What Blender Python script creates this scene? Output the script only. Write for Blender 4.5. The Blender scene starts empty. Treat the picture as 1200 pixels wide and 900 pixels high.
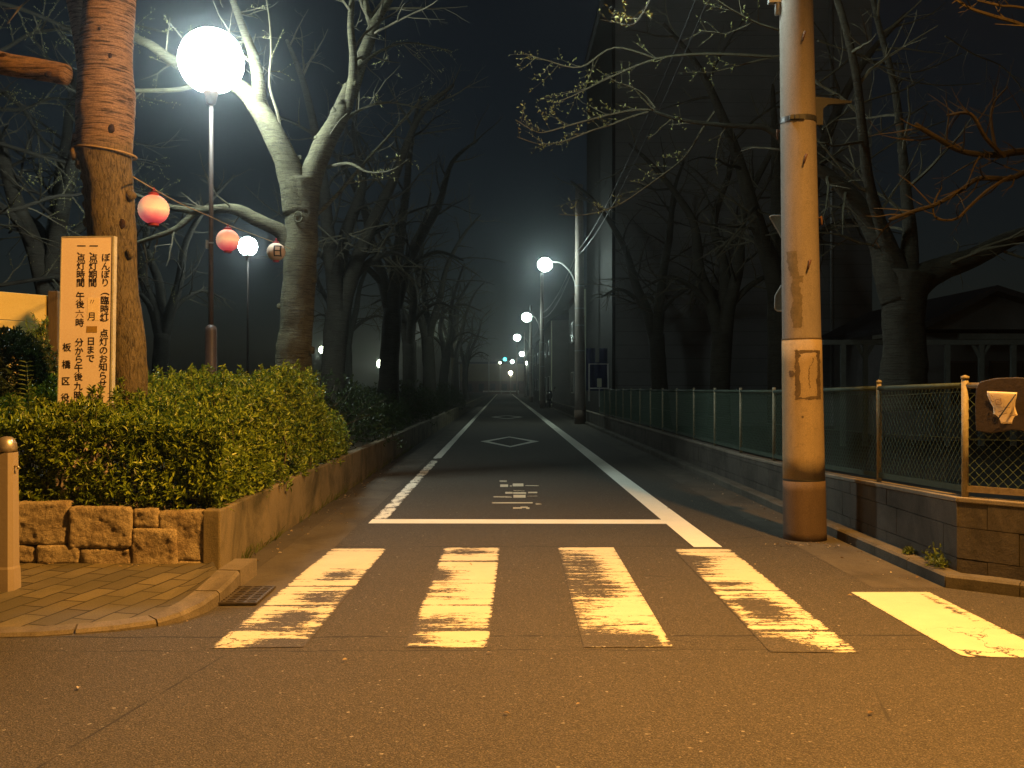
import bpy, math, random
import numpy as np
from mathutils import Vector, Matrix, noise as mnoise

scene = bpy.context.scene
COL = scene.collection
R = math.radians
# ---------------------------------------------------------------- camera model
F, VX, VY, H = 1150.0, 590.0, 454.0, 1.3     # photo 1200x900: focal in px, vanishing point, eye height


def P(px, py, Y):
    return Vector(((px - VX) * Y / F, Y, H - (py - VY) * Y / F))


def G(px, py, z=0.0):
    Y = (H - z) * F / (py - VY)
    return Vector(((px - VX) * Y / F, Y, z))


# ---------------------------------------------------------------- materials
class NT:
    def __init__(self, name):
        m = bpy.data.materials.new(name)
        m.use_nodes = True
        self.m = m
        self.t = m.node_tree
        self.n = self.t.nodes
        self.bsdf = self.n['Principled BSDF']
        self._co = None

    def node(self, typ, **kw):
        nd = self.n.new(typ)
        for k, v in kw.items():
            setattr(nd, k, v)
        return nd

    def link(self, a, b):
        self.t.links.new(a, b)

    def co(self, scale=(1, 1, 1), rot=(0, 0, 0), loc=(0, 0, 0)):
        if self._co is None:
            self._co = self.node('ShaderNodeTexCoord').outputs['Object']
        mp = self.node('ShaderNodeMapping')
        mp.inputs['Scale'].default_value = scale
        mp.inputs['Rotation'].default_value = rot
        mp.inputs['Location'].default_value = loc
        self.link(self._co, mp.inputs['Vector'])
        return mp.outputs['Vector']

    def noise(self, vec, scale=1, detail=4, rough=.6, dist=0):
        nd = self.node('ShaderNodeTexNoise')
        nd.inputs['Scale'].default_value = scale
        nd.inputs['Detail'].default_value = detail
        nd.inputs['Roughness'].default_value = rough
        nd.inputs['Distortion'].default_value = dist
        self.link(vec, nd.inputs['Vector'])
        return nd.outputs['Fac']

    def voro(self, vec, scale=1, feature='F1', out='Distance', rnd=1):
        nd = self.node('ShaderNodeTexVoronoi', feature=feature)
        nd.inputs['Scale'].default_value = scale
        nd.inputs['Randomness'].default_value = rnd
        self.link(vec, nd.inputs['Vector'])
        return nd.outputs[out]

    def ramp(self, fac, stops, interp='LINEAR'):
        nd = self.node('ShaderNodeValToRGB')
        cr = nd.color_ramp
        cr.interpolation = interp
        while len(cr.elements) < len(stops):
            cr.elements.new(.5)
        for e, (p, c) in zip(cr.elements, stops):
            e.position = p
            e.color = (c, c, c, 1) if isinstance(c, (int, float)) else (*c, 1)
        self.link(fac, nd.inputs['Fac'])
        return nd.outputs['Color']

    def mix(self, fac, a, b, blend='MIX'):
        nd = self.node('ShaderNodeMix', data_type='RGBA', blend_type=blend)
        for s, v in ((0, fac), (6, a), (7, b)):
            if hasattr(v, 'is_linked') or hasattr(v, 'links'):
                self.link(v, nd.inputs[s])
            elif isinstance(v, (int, float)):
                nd.inputs[s].default_value = v if s == 0 else (v, v, v, 1)
            else:
                nd.inputs[s].default_value = (*v, 1)
        return nd.outputs[2]

    def math(self, op, a, b=0.0, c=0.0):
        nd = self.node('ShaderNodeMath', operation=op)
        for i, v in enumerate((a, b, c)):
            if hasattr(v, 'links'):
                self.link(v, nd.inputs[i])
            else:
                nd.inputs[i].default_value = v
        return nd.outputs[0]

    def bump(self, h, strength=.4, dist=.01, prev=None):
        nd = self.node('ShaderNodeBump')
        nd.inputs['Strength'].default_value = strength
        nd.inputs['Distance'].default_value = dist
        self.link(h, nd.inputs['Height'])
        if prev is not None:
            self.link(prev, nd.inputs['Normal'])
        return nd.outputs['Normal']

    def done(self, color=None, rough=.8, spec=.3, normal=None, metal=0.0):
        b = self.bsdf
        if color is not None:
            if hasattr(color, 'links'):
                self.link(color, b.inputs['Base Color'])
            else:
                b.inputs['Base Color'].default_value = (*color, 1)
        if hasattr(rough, 'links'):
            self.link(rough, b.inputs['Roughness'])
        else:
            b.inputs['Roughness'].default_value = rough
        b.inputs['Specular IOR Level'].default_value = spec
        b.inputs['Metallic'].default_value = metal
        if normal is not None:
            self.link(normal, b.inputs['Normal'])
        return self.m


def simple(name, c1, c2=None, scale=8, rough=.75, spec=.3, metal=0.0, bump=.2, dist=.004, vscale=(1, 1, 1), fine=60):
    t = NT(name)
    co = t.co(vscale)
    n1 = t.noise(co, scale, 6)
    n2 = t.noise(co, fine, 3)
    c2 = c2 or tuple(x * .65 for x in c1)
    col = t.mix(t.ramp(n1, [(.33, 0), (.68, 1)]), c1, c2)
    col = t.mix(.25, col, t.ramp(n2, [(.3, .25), (.7, .8)]), 'OVERLAY')
    return t.done(col, rough, spec, t.bump(n2, bump, dist), metal)


def asphalt_color(t):
    co = t.co()
    big = t.noise(co, .35, 4)
    mid = t.noise(co, 3.5, 6, .65)
    base = t.mix(t.ramp(big, [(.3, 0), (.7, 1)]), (.048, .0425, .034), (.064, .057, .045))
    base = t.mix(t.ramp(mid, [(.35, .0), (.75, .45)]), base, (.038, .0335, .027))
    v = t.voro(co, 210, out='Color')
    sep = t.node('ShaderNodeSeparateColor')
    t.link(v, sep.inputs[0])
    base = t.mix(t.ramp(sep.outputs[0], [(.0, .0), (.45, .35), (.84, .5), (.93, .95), (1, 1)]), base, t.mix(t.ramp(sep.outputs[1], [(.35, 0), (.65, 1)]), (.030, .026, .021), (.145, .127, .10)))
    v2 = t.voro(co, 95, out='Color')
    sep2 = t.node('ShaderNodeSeparateColor')
    t.link(v2, sep2.inputs[0])
    base = t.mix(t.ramp(sep2.outputs[0], [(.9984, 0), (.999, .6)]), base, (.42, .40, .36))
    return base


def mat_asphalt():
    t = NT('asphalt')
    base = asphalt_color(t)
    # transverse joint lines and hairline cracks
    sepx = t.node('ShaderNodeSeparateXYZ')
    wob = t.noise(t.co((1.2, .01, 1)), 2.0, 5)
    t.link(t._co, sepx.inputs[0])
    yy = t.math('ADD', sepx.outputs['Y'], t.math('MULTIPLY', t.math('SUBTRACT', wob, .5), .10))
    jl = None
    for y0, w in ((8.03, .010), (5.13, .013), (4.86, .007)):
        d = t.math('ABSOLUTE', t.math('SUBTRACT', yy, y0))
        k = t.math('LESS_THAN', d, w)
        jl = k if jl is None else t.math('MAXIMUM', jl, k)
    sm = t.math('ABSOLUTE', t.math('SUBTRACT', t.math('ADD', sepx.outputs['X'], t.math('MULTIPLY', t.math('SUBTRACT', wob, .5), .05)), t.math('ADD', -2.149, t.math('MULTIPLY', sepx.outputs['Y'], .166))))
    sk = t.math('MULTIPLY', t.math('LESS_THAN', sm, .006), t.math('LESS_THAN', sepx.outputs['Y'], 5.0))
    jl = t.math('MAXIMUM', jl, sk)
    brk = t.ramp(t.noise(t.co(), 5, 3), [(.40, .25), (.55, .9)])
    base = t.mix(t.math('MULTIPLY', jl, brk), base, (.022, .021, .02))
    cr = t.voro(t.co((1, 1, 1)), .55, 'DISTANCE_TO_EDGE')
    dn = t.noise(t.co(), 2.5, 5)
    crm = t.math('LESS_THAN', t.math('ADD', cr, t.math('MULTIPLY', dn, .02)), .0125)
    gate = t.ramp(t.noise(t.co(loc=(3, 1, 0)), .8, 3), [(.55, 0), (.62, .7)])
    base = t.mix(t.math('MULTIPLY', crm, gate), base, (.03, .028, .027))
    h = t.noise(t.co(), 95, 3, .7)
    h2 = t.voro(t.co(), 130)
    nrm = t.bump(h2, .55, .006, t.bump(h, .6, .008))
    return t.done(base, .86, .25, nrm)


def mat_paint(name, streak=(2.4, 15, 1), cracks=0.0, c1=(.62, .57, .42), c2=(.47, .43, .32)):
    """Worn thermoplastic road paint; the vertex attribute 'wear' (1 = intact) is eaten by streaky noise."""
    t = NT(name)
    asp = asphalt_color(t)
    at = t.node('ShaderNodeAttribute', attribute_name='wear')
    n = t.noise(t.co(streak), 1, 8, .72)
    n2 = t.noise(t.co((1, 1.8, 1)), 22, 8, .85)
    s = t.math('ADD', t.math('MULTIPLY', n, .52), t.math('MULTIPLY', n2, .48))
    s = t.math('ADD', t.math('MULTIPLY', t.math('SUBTRACT', s, .5), 2.6), .42)
    k = t.math('SUBTRACT', at.outputs['Fac'], s)
    m = t.ramp(t.math('ADD', t.math('MULTIPLY', k, 3.2), .5), [(.44, 0), (.54, 1)])
    if cracks:
        dv = t.noise(t.co(), 7, 4)
        vm = t.node('ShaderNodeVectorMath', operation='ADD')
        sc = t.node('ShaderNodeVectorMath', operation='SCALE')
        cmb = t.node('ShaderNodeCombineXYZ')
        t.link(dv, cmb.inputs[0])
        t.link(t.noise(t.co(loc=(5, 2, 0)), 7, 4), cmb.inputs[1])
        t.link(cmb.outputs[0], sc.inputs[0])
        sc.inputs['Scale'].default_value = .35
        t.link(t.co(), vm.inputs[0])
        t.link(sc.outputs[0], vm.inputs[1])
        ed = t.voro(vm.outputs[0], 2.6, 'DISTANCE_TO_EDGE')
        ca = t.node('ShaderNodeAttribute', attribute_name='crack')
        ck = t.math('LESS_THAN', ed, t.math('MULTIPLY', ca.outputs['Fac'], .032 * cracks))
        m = t.math('MULTIPLY', m, t.math('SUBTRACT', 1.0, ck))
    dirt = t.noise(t.co(), 4, 6)
    pc = t.mix(t.ramp(dirt, [(.3, 0), (.8, .6)]), c1, c2)
    pc = t.mix(t.ramp(t.noise(t.co((20, 60, 1)), 3, 4), [(.58, 0), (.75, .35)]), pc, (.40, .38, .34))
    col = t.mix(m, asp, pc)
    h = t.noise(t.co(), 95, 3, .7)
    nrm = t.bump(m, .35, .004, t.bump(h, .35, .006))
    return t.done(col, .8, .25, nrm)


def mat_concrete(name, c1, c2, stain=(.05, .045, .035), streaks=.6, joint=None, rough=.9):
    t = NT(name)
    co = t.co()
    n1 = t.noise(co, 1.6, 6, .65)
    col = t.mix(t.ramp(n1, [(.3, 0), (.7, 1)]), c1, c2)
    st = t.noise(t.co((1.0, .55, .5)), 2.6, 8, .72, .5)
    col = t.mix(t.ramp(st, [(.46, 0), (.66, streaks)]), col, stain)
    n2 = t.noise(co, 110, 3)
    col = t.mix(.35, col, t.ramp(n2, [(.3, .2), (.7, .85)]), 'OVERLAY')
    nrm = t.bump(n2, .35, .005, t.bump(t.noise(co, 14, 5), .4, .012))
    return t.done(col, rough, .2, nrm)


def mat_bark(name, c1, c2, lent=1.0, rough_below=None, dark=(.03, .022, .016)):
    """Cherry bark: horizontal lenticel bands; fissured vertical bark below a height."""
    t = NT(name)
    band = t.noise(t.co((3.0, 3.0, 40)), 1.6, 7, .72, .5)
    patch = t.noise(t.co(), 2.6, 5)
    col = t.mix(t.ramp(patch, [(.3, 0), (.7, 1)]), c1, c2)
    dk = t.ramp(band, [(.40, 1 * lent), (.52, 0)])
    hi = t.ramp(band, [(.58, 0), (.75, .5 * lent)])
    col = t.mix(dk, col, dark)
    col = t.mix(hi, col, tuple(min(1, x * 1.8) for x in c1))
    grain = t.noise(t.co(), 70, 4)
    col = t.mix(.4, col, t.ramp(grain, [(.3, .2), (.7, .8)]), 'OVERLAY')
    hgt = t.math('ADD', band, t.math('MULTIPLY', grain, .35))
    if rough_below is not None:
        sp = t.node('ShaderNodeSeparateXYZ')
        t.link(t._co, sp.inputs[0])
        zz = t.math('ADD', sp.outputs['Z'], t.math('MULTIPLY', t.math('SUBTRACT', patch, .5), .5))
        k = t.ramp(t.math('SUBTRACT', zz, rough_below - .5), [(.40, 1), (.60, 0)])
        fis = t.noise(t.co((34, 34, 9)), 1.5, 8, .75, .8)
        fc = t.mix(t.ramp(fis, [(.36, 1), (.56, 0)]), t.mix(t.ramp(patch, [(.3, 0), (.7, 1)]), (.22, .17, .10), (.15, .125, .07)), (.04, .033, .022))
        col = t.mix(k, col, fc)
        hgt = t.mix(k, hgt, fis)
    nrm = t.bump(hgt, 1.0, .03)
    return t.done(col, .85, .2, nrm)


def mat_leaf(name, ca, cb, cc):
    t = NT(name)
    g = t.node('ShaderNodeNewGeometry')
    col = t.ramp(g.outputs['Random Per Island'], [(0, ca), (.55, cb), (1, cc)])
    t.done(col, .42, .45)
    tr = t.node('ShaderNodeBsdfTranslucent')
    t.link(col, tr.inputs['Color'])
    mx = t.node('ShaderNodeMixShader')
    mx.inputs[0].default_value = .22
    t.link(t.bsdf.outputs[0], mx.inputs[1])
    t.link(tr.outputs[0], mx.inputs[2])
    t.link(mx.outputs[0], t.n['Material Output'].inputs['Surface'])
    return t.m


def mat_emit(name, color, strength):
    t = NT(name)
    t.done((.8, .8, .8), .4)
    t.bsdf.inputs['Emission Color'].default_value = (*color, 1)
    t.bsdf.inputs['Emission Strength'].default_value = strength
    return t.m


def mat_pavers():
    t = NT('paving_blocks')
    v = t.co((1, 1, 1), (0, 0, R(-75)))
    b = t.node('ShaderNodeTexBrick')
    b.inputs['Scale'].default_value = 1
    b.inputs['Brick Width'].default_value = .31
    b.inputs['Row Height'].default_value = .155
    b.inputs['Mortar Size'].default_value = .007
    b.inputs['Mortar Smooth'].default_value = .3
    b.inputs['Bias'].default_value = 0
    b.inputs['Color1'].default_value = (.155, .13, .075, 1)
    b.inputs['Color2'].default_value = (.085, .074, .05, 1)
    b.inputs['Mortar'].default_value = (.016, .013, .008, 1)
    wv = t.node('ShaderNodeVectorMath', operation='ADD')
    nz = t.node('ShaderNodeTexNoise')
    nz.inputs['Scale'].default_value = 6
    sc = t.node('ShaderNodeVectorMath', operation='SCALE')
    sc.inputs['Scale'].default_value = .012
    t.link(v, nz.inputs['Vector'])
    t.link(nz.outputs['Color'], sc.inputs[0])
    t.link(v, wv.inputs[0])
    t.link(sc.outputs[0], wv.inputs[1])
    t.link(wv.outputs[0], b.inputs['Vector'])
    n1 = t.noise(t.co(), 3, 6)
    col = t.mix(t.ramp(n1, [(.4, 0), (.7, .6)]), b.outputs['Color'], (.075, .068, .04))
    n2 = t.noise(t.co(), 120, 3)
    col = t.mix(.35, col, t.ramp(n2, [(.3, .25), (.7, .8)]), 'OVERLAY')
    inv = t.math('SUBTRACT', 1.0, b.outputs['Fac'])
    nrm = t.bump(inv, .8, .006, t.bump(n2, .3, .004))
    return t.done(col, .85, .25, nrm)


def mat_siding(name, c1, pitch):
    t = NT(name)
    sp = t.node('ShaderNodeSeparateXYZ')
    t.link(t.co(), sp.inputs[0])
    fr = t.math('FRACT', t.math('DIVIDE', sp.outputs['Z'], pitch))
    ln = t.ramp(fr, [(.0, 0), (.06, 1)])
    n1 = t.noise(t.co(), .7, 5)
    col = t.mix(t.ramp(n1, [(.3, 0), (.7, 1)]), c1, tuple(x * .75 for x in c1))
    col = t.mix(ln, tuple(x * .4 for x in c1), col)
    return t.done(col, .8, .25, t.bump(ln, .5, .01))


M = {}
M['asphalt'] = mat_asphalt()
M['paint'] = mat_paint('worn_road_paint', cracks=1.0)
M['line'] = mat_paint('road_line_paint', streak=(9, 4, 1), c1=(.80, .78, .66), c2=(.66, .64, .54))
M['gutter'] = mat_concrete('gutter_concrete', (.105, .092, .072), (.075, .066, .054), (.045, .039, .03), .7)
M['gutter_dark'] = mat_concrete('dark_gutter', (.085, .075, .06), (.06, .054, .043), (.035, .03, .024), .6)  # darker concrete strip along the wall foot
M['kerb'] = mat_concrete('kerb_concrete', (.19, .165, .13), (.13, .112, .088), (.07, .06, .045), .7)
M['kerb_dark'] = mat_concrete('weathered_kerb', (.13, .115, .09), (.09, .08, .065), (.045, .04, .03), .7)
M['wall_left'] = mat_concrete('mossy_concrete', (.20, .165, .105), (.13, .11, .07), (.045, .042, .024), .95)
M['wall_right'] = mat_concrete('dark_block_concrete', (.105, .092, .075), (.075, .066, .055), (.03, .027, .022), .85)
M['cap'] = mat_concrete('wall_cap_concrete', (.24, .205, .16), (.18, .155, .12), (.09, .08, .06), .6)
M['pavers'] = mat_pavers()
M['soil'] = simple('soil', (.06, .048, .03), (.035, .028, .018), 4, .95, .1, bump=.8, dist=.02)
M['dirt'] = simple('lot_dirt', (.075, .068, .055), (.05, .045, .036), 3, .95, .1, bump=.5, dist=.01)
M['stone'] = None
M['mortar'] = simple('stone_joint', (.05, .042, .03), (.03, .025, .018), 10, .95, .1)
M['bark_a'] = mat_bark('cherry_bark_smooth', (.36, .25, .19), (.26, .175, .13), 1.0, rough_below=2.95)
M['bark_b'] = mat_bark('cherry_bark_grey', (.125, .118, .066), (.065, .06, .037), .8)
M['bark_dark'] = mat_bark('cherry_bark_dark', (.062, .058, .042), (.04, .037, .028), .8)
M['bark_red'] = mat_bark('cherry_bark_red', (.25, .155, .09), (.19, .115, .07), .9)
M['bark_brown'] = mat_bark('cherry_bark_brown', (.032, .026, .017), (.022, .018, .012), .5)
M['twig_dark'] = simple('dark_twig_bark', (.045, .034, .02), (.03, .023, .014), 20, .85, .1)
M['twig'] = simple('twig_bark', (.105, .095, .06), (.07, .06, .04), 20, .8, .2)
M['bud'] = simple('cherry_bud', (.28, .30, .09), (.22, .2, .08), 30, .6, .3)
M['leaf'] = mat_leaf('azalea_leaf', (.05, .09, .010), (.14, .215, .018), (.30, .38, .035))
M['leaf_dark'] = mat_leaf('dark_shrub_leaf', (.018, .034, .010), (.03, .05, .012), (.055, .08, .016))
M['litter'] = mat_leaf('dry_leaf', (.16, .10, .05), (.30, .22, .12), (.62, .55, .42))
M['weed'] = mat_leaf('weed_leaf', (.08, .12, .02), (.12, .16, .03), (.16, .2, .04))
M['pole'] = None
M['steel'] = simple('galvanised_steel', (.42, .42, .40), (.30, .30, .29), 14, .5, .5, .6, bump=.1)
M['steel_dark'] = simple('dark_painted_steel', (.075, .05, .04), (.05, .035, .028), 12, .5, .4, bump=.1)
M['rust'] = simple('rusty_steel', (.17, .085, .045), (.09, .045, .028), 25, .8, .3, .2)
M['fence_post'] = simple('cream_fence_paint', (.31, .27, .18), (.22, .185, .11), 18, .6, .3)
M['fence_wire'] = simple('green_coated_wire', (.10, .155, .115), (.07, .115, .085), 20, .5, .35)
M['rail_green'] = simple('green_rail', (.055, .075, .055), (.04, .055, .04), 12, .7, .2)
M['rail_brown'] = simple('weathered_rail', (.22, .18, .12), (.15, .12, .08), 18, .7, .3)
M['black'] = simple('black_plastic', (.02, .02, .02), (.03, .03, .03), 10, .5, .4)
M['board'] = simple('notice_board_white', (.84, .72, .68), (.78, .66, .61), 3, .6, .3, bump=.05)
M['board_edge'] = simple('notice_board_edge', (.5, .5, .47), (.4, .39, .35), 9, .5, .4)
M['patch_white'] = simple('pasted_paper', (.88, .74, .56), (.82, .68, .5), 5, .7, .2, bump=.05)
M['patch_brown'] = simple('masking_tape', (.36, .24, .05), (.32, .2, .04), 9, .6, .2, bump=.05)
M['ink'] = simple('sign_lettering', (.022, .017, .02), (.03, .022, .022), 20, .55, .3, bump=.02)
M['ink_faded'] = simple('faded_lettering', (.16, .10, .07), (.22, .15, .1), 60, .6, .3, bump=.02)
M['grate'] = simple('cast_iron', (.10, .085, .065), (.06, .05, .04), 30, .7, .3, .3)
M['sheet_black'] = simple('drain_shade', (.008, .007, .006), (.006, .005, .005), 5, 1, 0)
M['bollard'] = simple('granite_bollard', (.30, .25, .19), (.22, .18, .135), 60, .7, .35)
M['bollard_cap'] = simple('bollard_cap_metal', (.5, .46, .40), (.42, .38, .33), 20, .35, .5, .7, bump=.05)
M['fence_yellow'] = simple('pale_board_wall', (.80, .66, .26), (.70, .57, .21), 3, .7, .25, vscale=(1, 1, 3))
M['wood_post'] = simple('wood_post', (.16, .12, .07), (.11, .08, .05), 6, .85, .2, vscale=(8, 8, 1))
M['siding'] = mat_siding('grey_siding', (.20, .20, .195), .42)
M['side_shade'] = simple('shaded_siding', (.022, .022, .022), (.016, .016, .016), 3, .8, .2)  # shade put into the colour of the building's lane side and corner
M['house'] = mat_siding('dark_house_wall', (.10, .10, .10), .3)
M['house_b'] = simple('plaster_wall', (.16, .15, .14), (.12, .115, .11), 2, .85, .2)
M['roof'] = simple('roof_tile', (.05, .05, .055), (.035, .035, .04), 8, .6, .3)
M['glass'] = simple('dark_glass', (.012, .014, .018), (.015, .016, .02), 2, .25, .25, bump=.0)
M['tarp'] = simple('blue_tarp', (.015, .022, .09), (.01, .016, .06), 5, .5, .3)
M['white_pvc'] = simple('pale_box', (.55, .55, .42), (.48, .48, .36), 9, .5, .3, bump=.05)
M['cable'] = simple('cable_sheath', (.05, .05, .05), (.04, .04, .04), 9, .4, .5)
M['rope'] = simple('rope_fibre', (.36, .26, .13), (.26, .18, .09), 80, .9, .1)
M['end_wall'] = simple('far_warm_wall', (.28, .22, .12), (.2, .15, .08), .5, .8, .2)
M['end_brick'] = simple('far_brick', (.15, .08, .06), (.1, .055, .04), 1.5, .85, .2)
M['white_steel'] = simple('white_rail', (.7, .7, .68), (.6, .6, .58), 5, .5, .4)
M['sign_back'] = simple('sign_back_grey', (.20, .22, .19), (.16, .17, .15), 9, .55, .4, .3, bump=.05)
M['pad'] = simple('brown_pad', (.045, .033, .026), (.03, .022, .018), 22, .55, .4, bump=.5, dist=.006)
M['scooter'] = simple('black_scooter_paint', (.02, .02, .022), (.03, .03, .03), 9, .25, .5, bump=.0)
M['rubber'] = simple('rubber', (.02, .02, .02), (.03, .03, .03), 30, .85, .2)
M['chrome'] = simple('chrome', (.8, .8, .8), (.7, .7, .7), 20, .12, .5, 1.0, bump=.0)
M['bulb'] = mat_emit('cool_lamp_light', (.80, 1.0, .90), 125)
M['bulb_far'] = mat_emit('far_cool_lamp_light', (.80, 1.0, .90), 34)
M['globe'] = mat_emit('park_globe_light', (.84, 1.0, .97), 140)
M['globe_mid'] = mat_emit('second_globe_light', (.84, 1.0, .97), 55)
M['globe_far'] = mat_emit('far_lamp_light', (.92, 1.0, .72), 36)
M['warm_far'] = mat_emit('far_warm_light', (1.0, .86, .60), 70)
M['signal'] = mat_emit('signal_green_light', (.05, .75, .80), 6)
M['sodium'] = mat_emit('sodium_lamp_light', (1.0, .5, .13), 30)


def mat_stone():
    t = NT('rough_granite')
    co = t.co()
    g = t.node('ShaderNodeNewGeometry')
    base = t.ramp(g.outputs['Random Per Island'], [(0, (.40, .34, .24)), (.5, (.46, .385, .27)), (1, (.35, .29, .20))])
    n1 = t.noise(co, 5, 6)
    col = t.mix(t.ramp(n1, [(.38, 0), (.7, .7)]), base, (.17, .115, .07))
    n2 = t.noise(co, 140, 3)
    col = t.mix(.55, col, t.ramp(n2, [(.3, .15), (.7, .9)]), 'OVERLAY')
    nrm = t.bump(n2, .6, .006, t.bump(t.noise(co, 30, 7, .72), 1.0, .035))
    return t.done(col, .9, .2, nrm)


M['stone'] = mat_stone()


def mat_pole(name, c1, c2):
    t = NT(name)
    n1 = t.noise(t.co((1, 1, .3)), 3, 5)
    col = t.mix(t.ramp(n1, [(.3, 0), (.7, 1)]), c1, c2)
    st = t.noise(t.co((7, 7, 1.1)), 2, 8, .75, .6)
    col = t.mix(t.ramp(st, [(.48, 0), (.72, .38)]), col, tuple(x * .5 for x in c1))
    blo = t.noise(t.co(), 16, 8, .75)
    col = t.mix(t.ramp(blo, [(.54, 0), (.66, .4)]), col, tuple(x * .5 for x in c1))
    n2 = t.noise(t.co(), 150, 3)
    col = t.mix(.35, col, t.ramp(n2, [(.3, .2), (.7, .85)]), 'OVERLAY')
    return t.done(col, .8, .25, t.bump(n2, .3, .004))


M['pole'] = mat_pole('pole_concrete', (.29, .25, .22), (.22, .188, .164))
M['pole_wrap'] = mat_pole('pole_wrap_sheet', (.36, .28, .18), (.30, .235, .15))
M['pole_base'] = mat_pole('pole_base_dark', (.15, .105, .075), (.105, .075, .055))
M['stain'] = simple('pole_stain', (.12, .10, .07), (.18, .145, .10), 14, .8, .2)
M['glue'] = simple('dark_glue_residue', (.10, .075, .05), (.15, .11, .07), 30, .8, .2)


def mat_lantern():
    t = NT('lantern_paper')
    sp = t.node('ShaderNodeSeparateXYZ')
    t.link(t.co(), sp.inputs[0])
    n = t.noise(t.co(), 6, 3)
    z = t.math('ADD', sp.outputs['Z'], t.math('MULTIPLY', t.math('SUBTRACT', n, .5), .12))
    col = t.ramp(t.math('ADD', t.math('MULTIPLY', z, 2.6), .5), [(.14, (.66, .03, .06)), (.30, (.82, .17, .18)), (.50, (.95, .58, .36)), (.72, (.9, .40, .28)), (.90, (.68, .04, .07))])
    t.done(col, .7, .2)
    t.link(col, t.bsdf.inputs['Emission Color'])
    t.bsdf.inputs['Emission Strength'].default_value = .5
    return t.m


M['lantern'] = mat_lantern()
M['lantern_plain'] = simple('lantern_cream', (.55, .42, .32), (.5, .36, .27), 8, .8, .2, bump=.1)
M['lantern_cap'] = simple('lantern_cap', (.30, .03, .04), (.2, .02, .03), 9, .6, .3)


# ---------------------------------------------------------------- mesh builder
def cr_resample(pts, rad, per=4):
    """Catmull-Rom through points with radii."""
    out, orad = [], []
    n = len(pts)
    for i in range(n - 1):
        p0 = pts[max(i - 1, 0)]; p1 = pts[i]; p2 = pts[i + 1]; p3 = pts[min(i + 2, n - 1)]
        for k in range(per):
            t = k / per
            a = 2 * p1; b = p2 - p0; c = 2 * p0 - 5 * p1 + 4 * p2 - p3; d = -p0 + 3 * p1 - 3 * p2 + p3
            out.append(.5 * (a + b * t + c * t * t + d * t ** 3))
            orad.append(rad[i] * (1 - t) + rad[i + 1] * t)
    out.append(pts[-1]); orad.append(rad[-1])
    return out, orad


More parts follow.
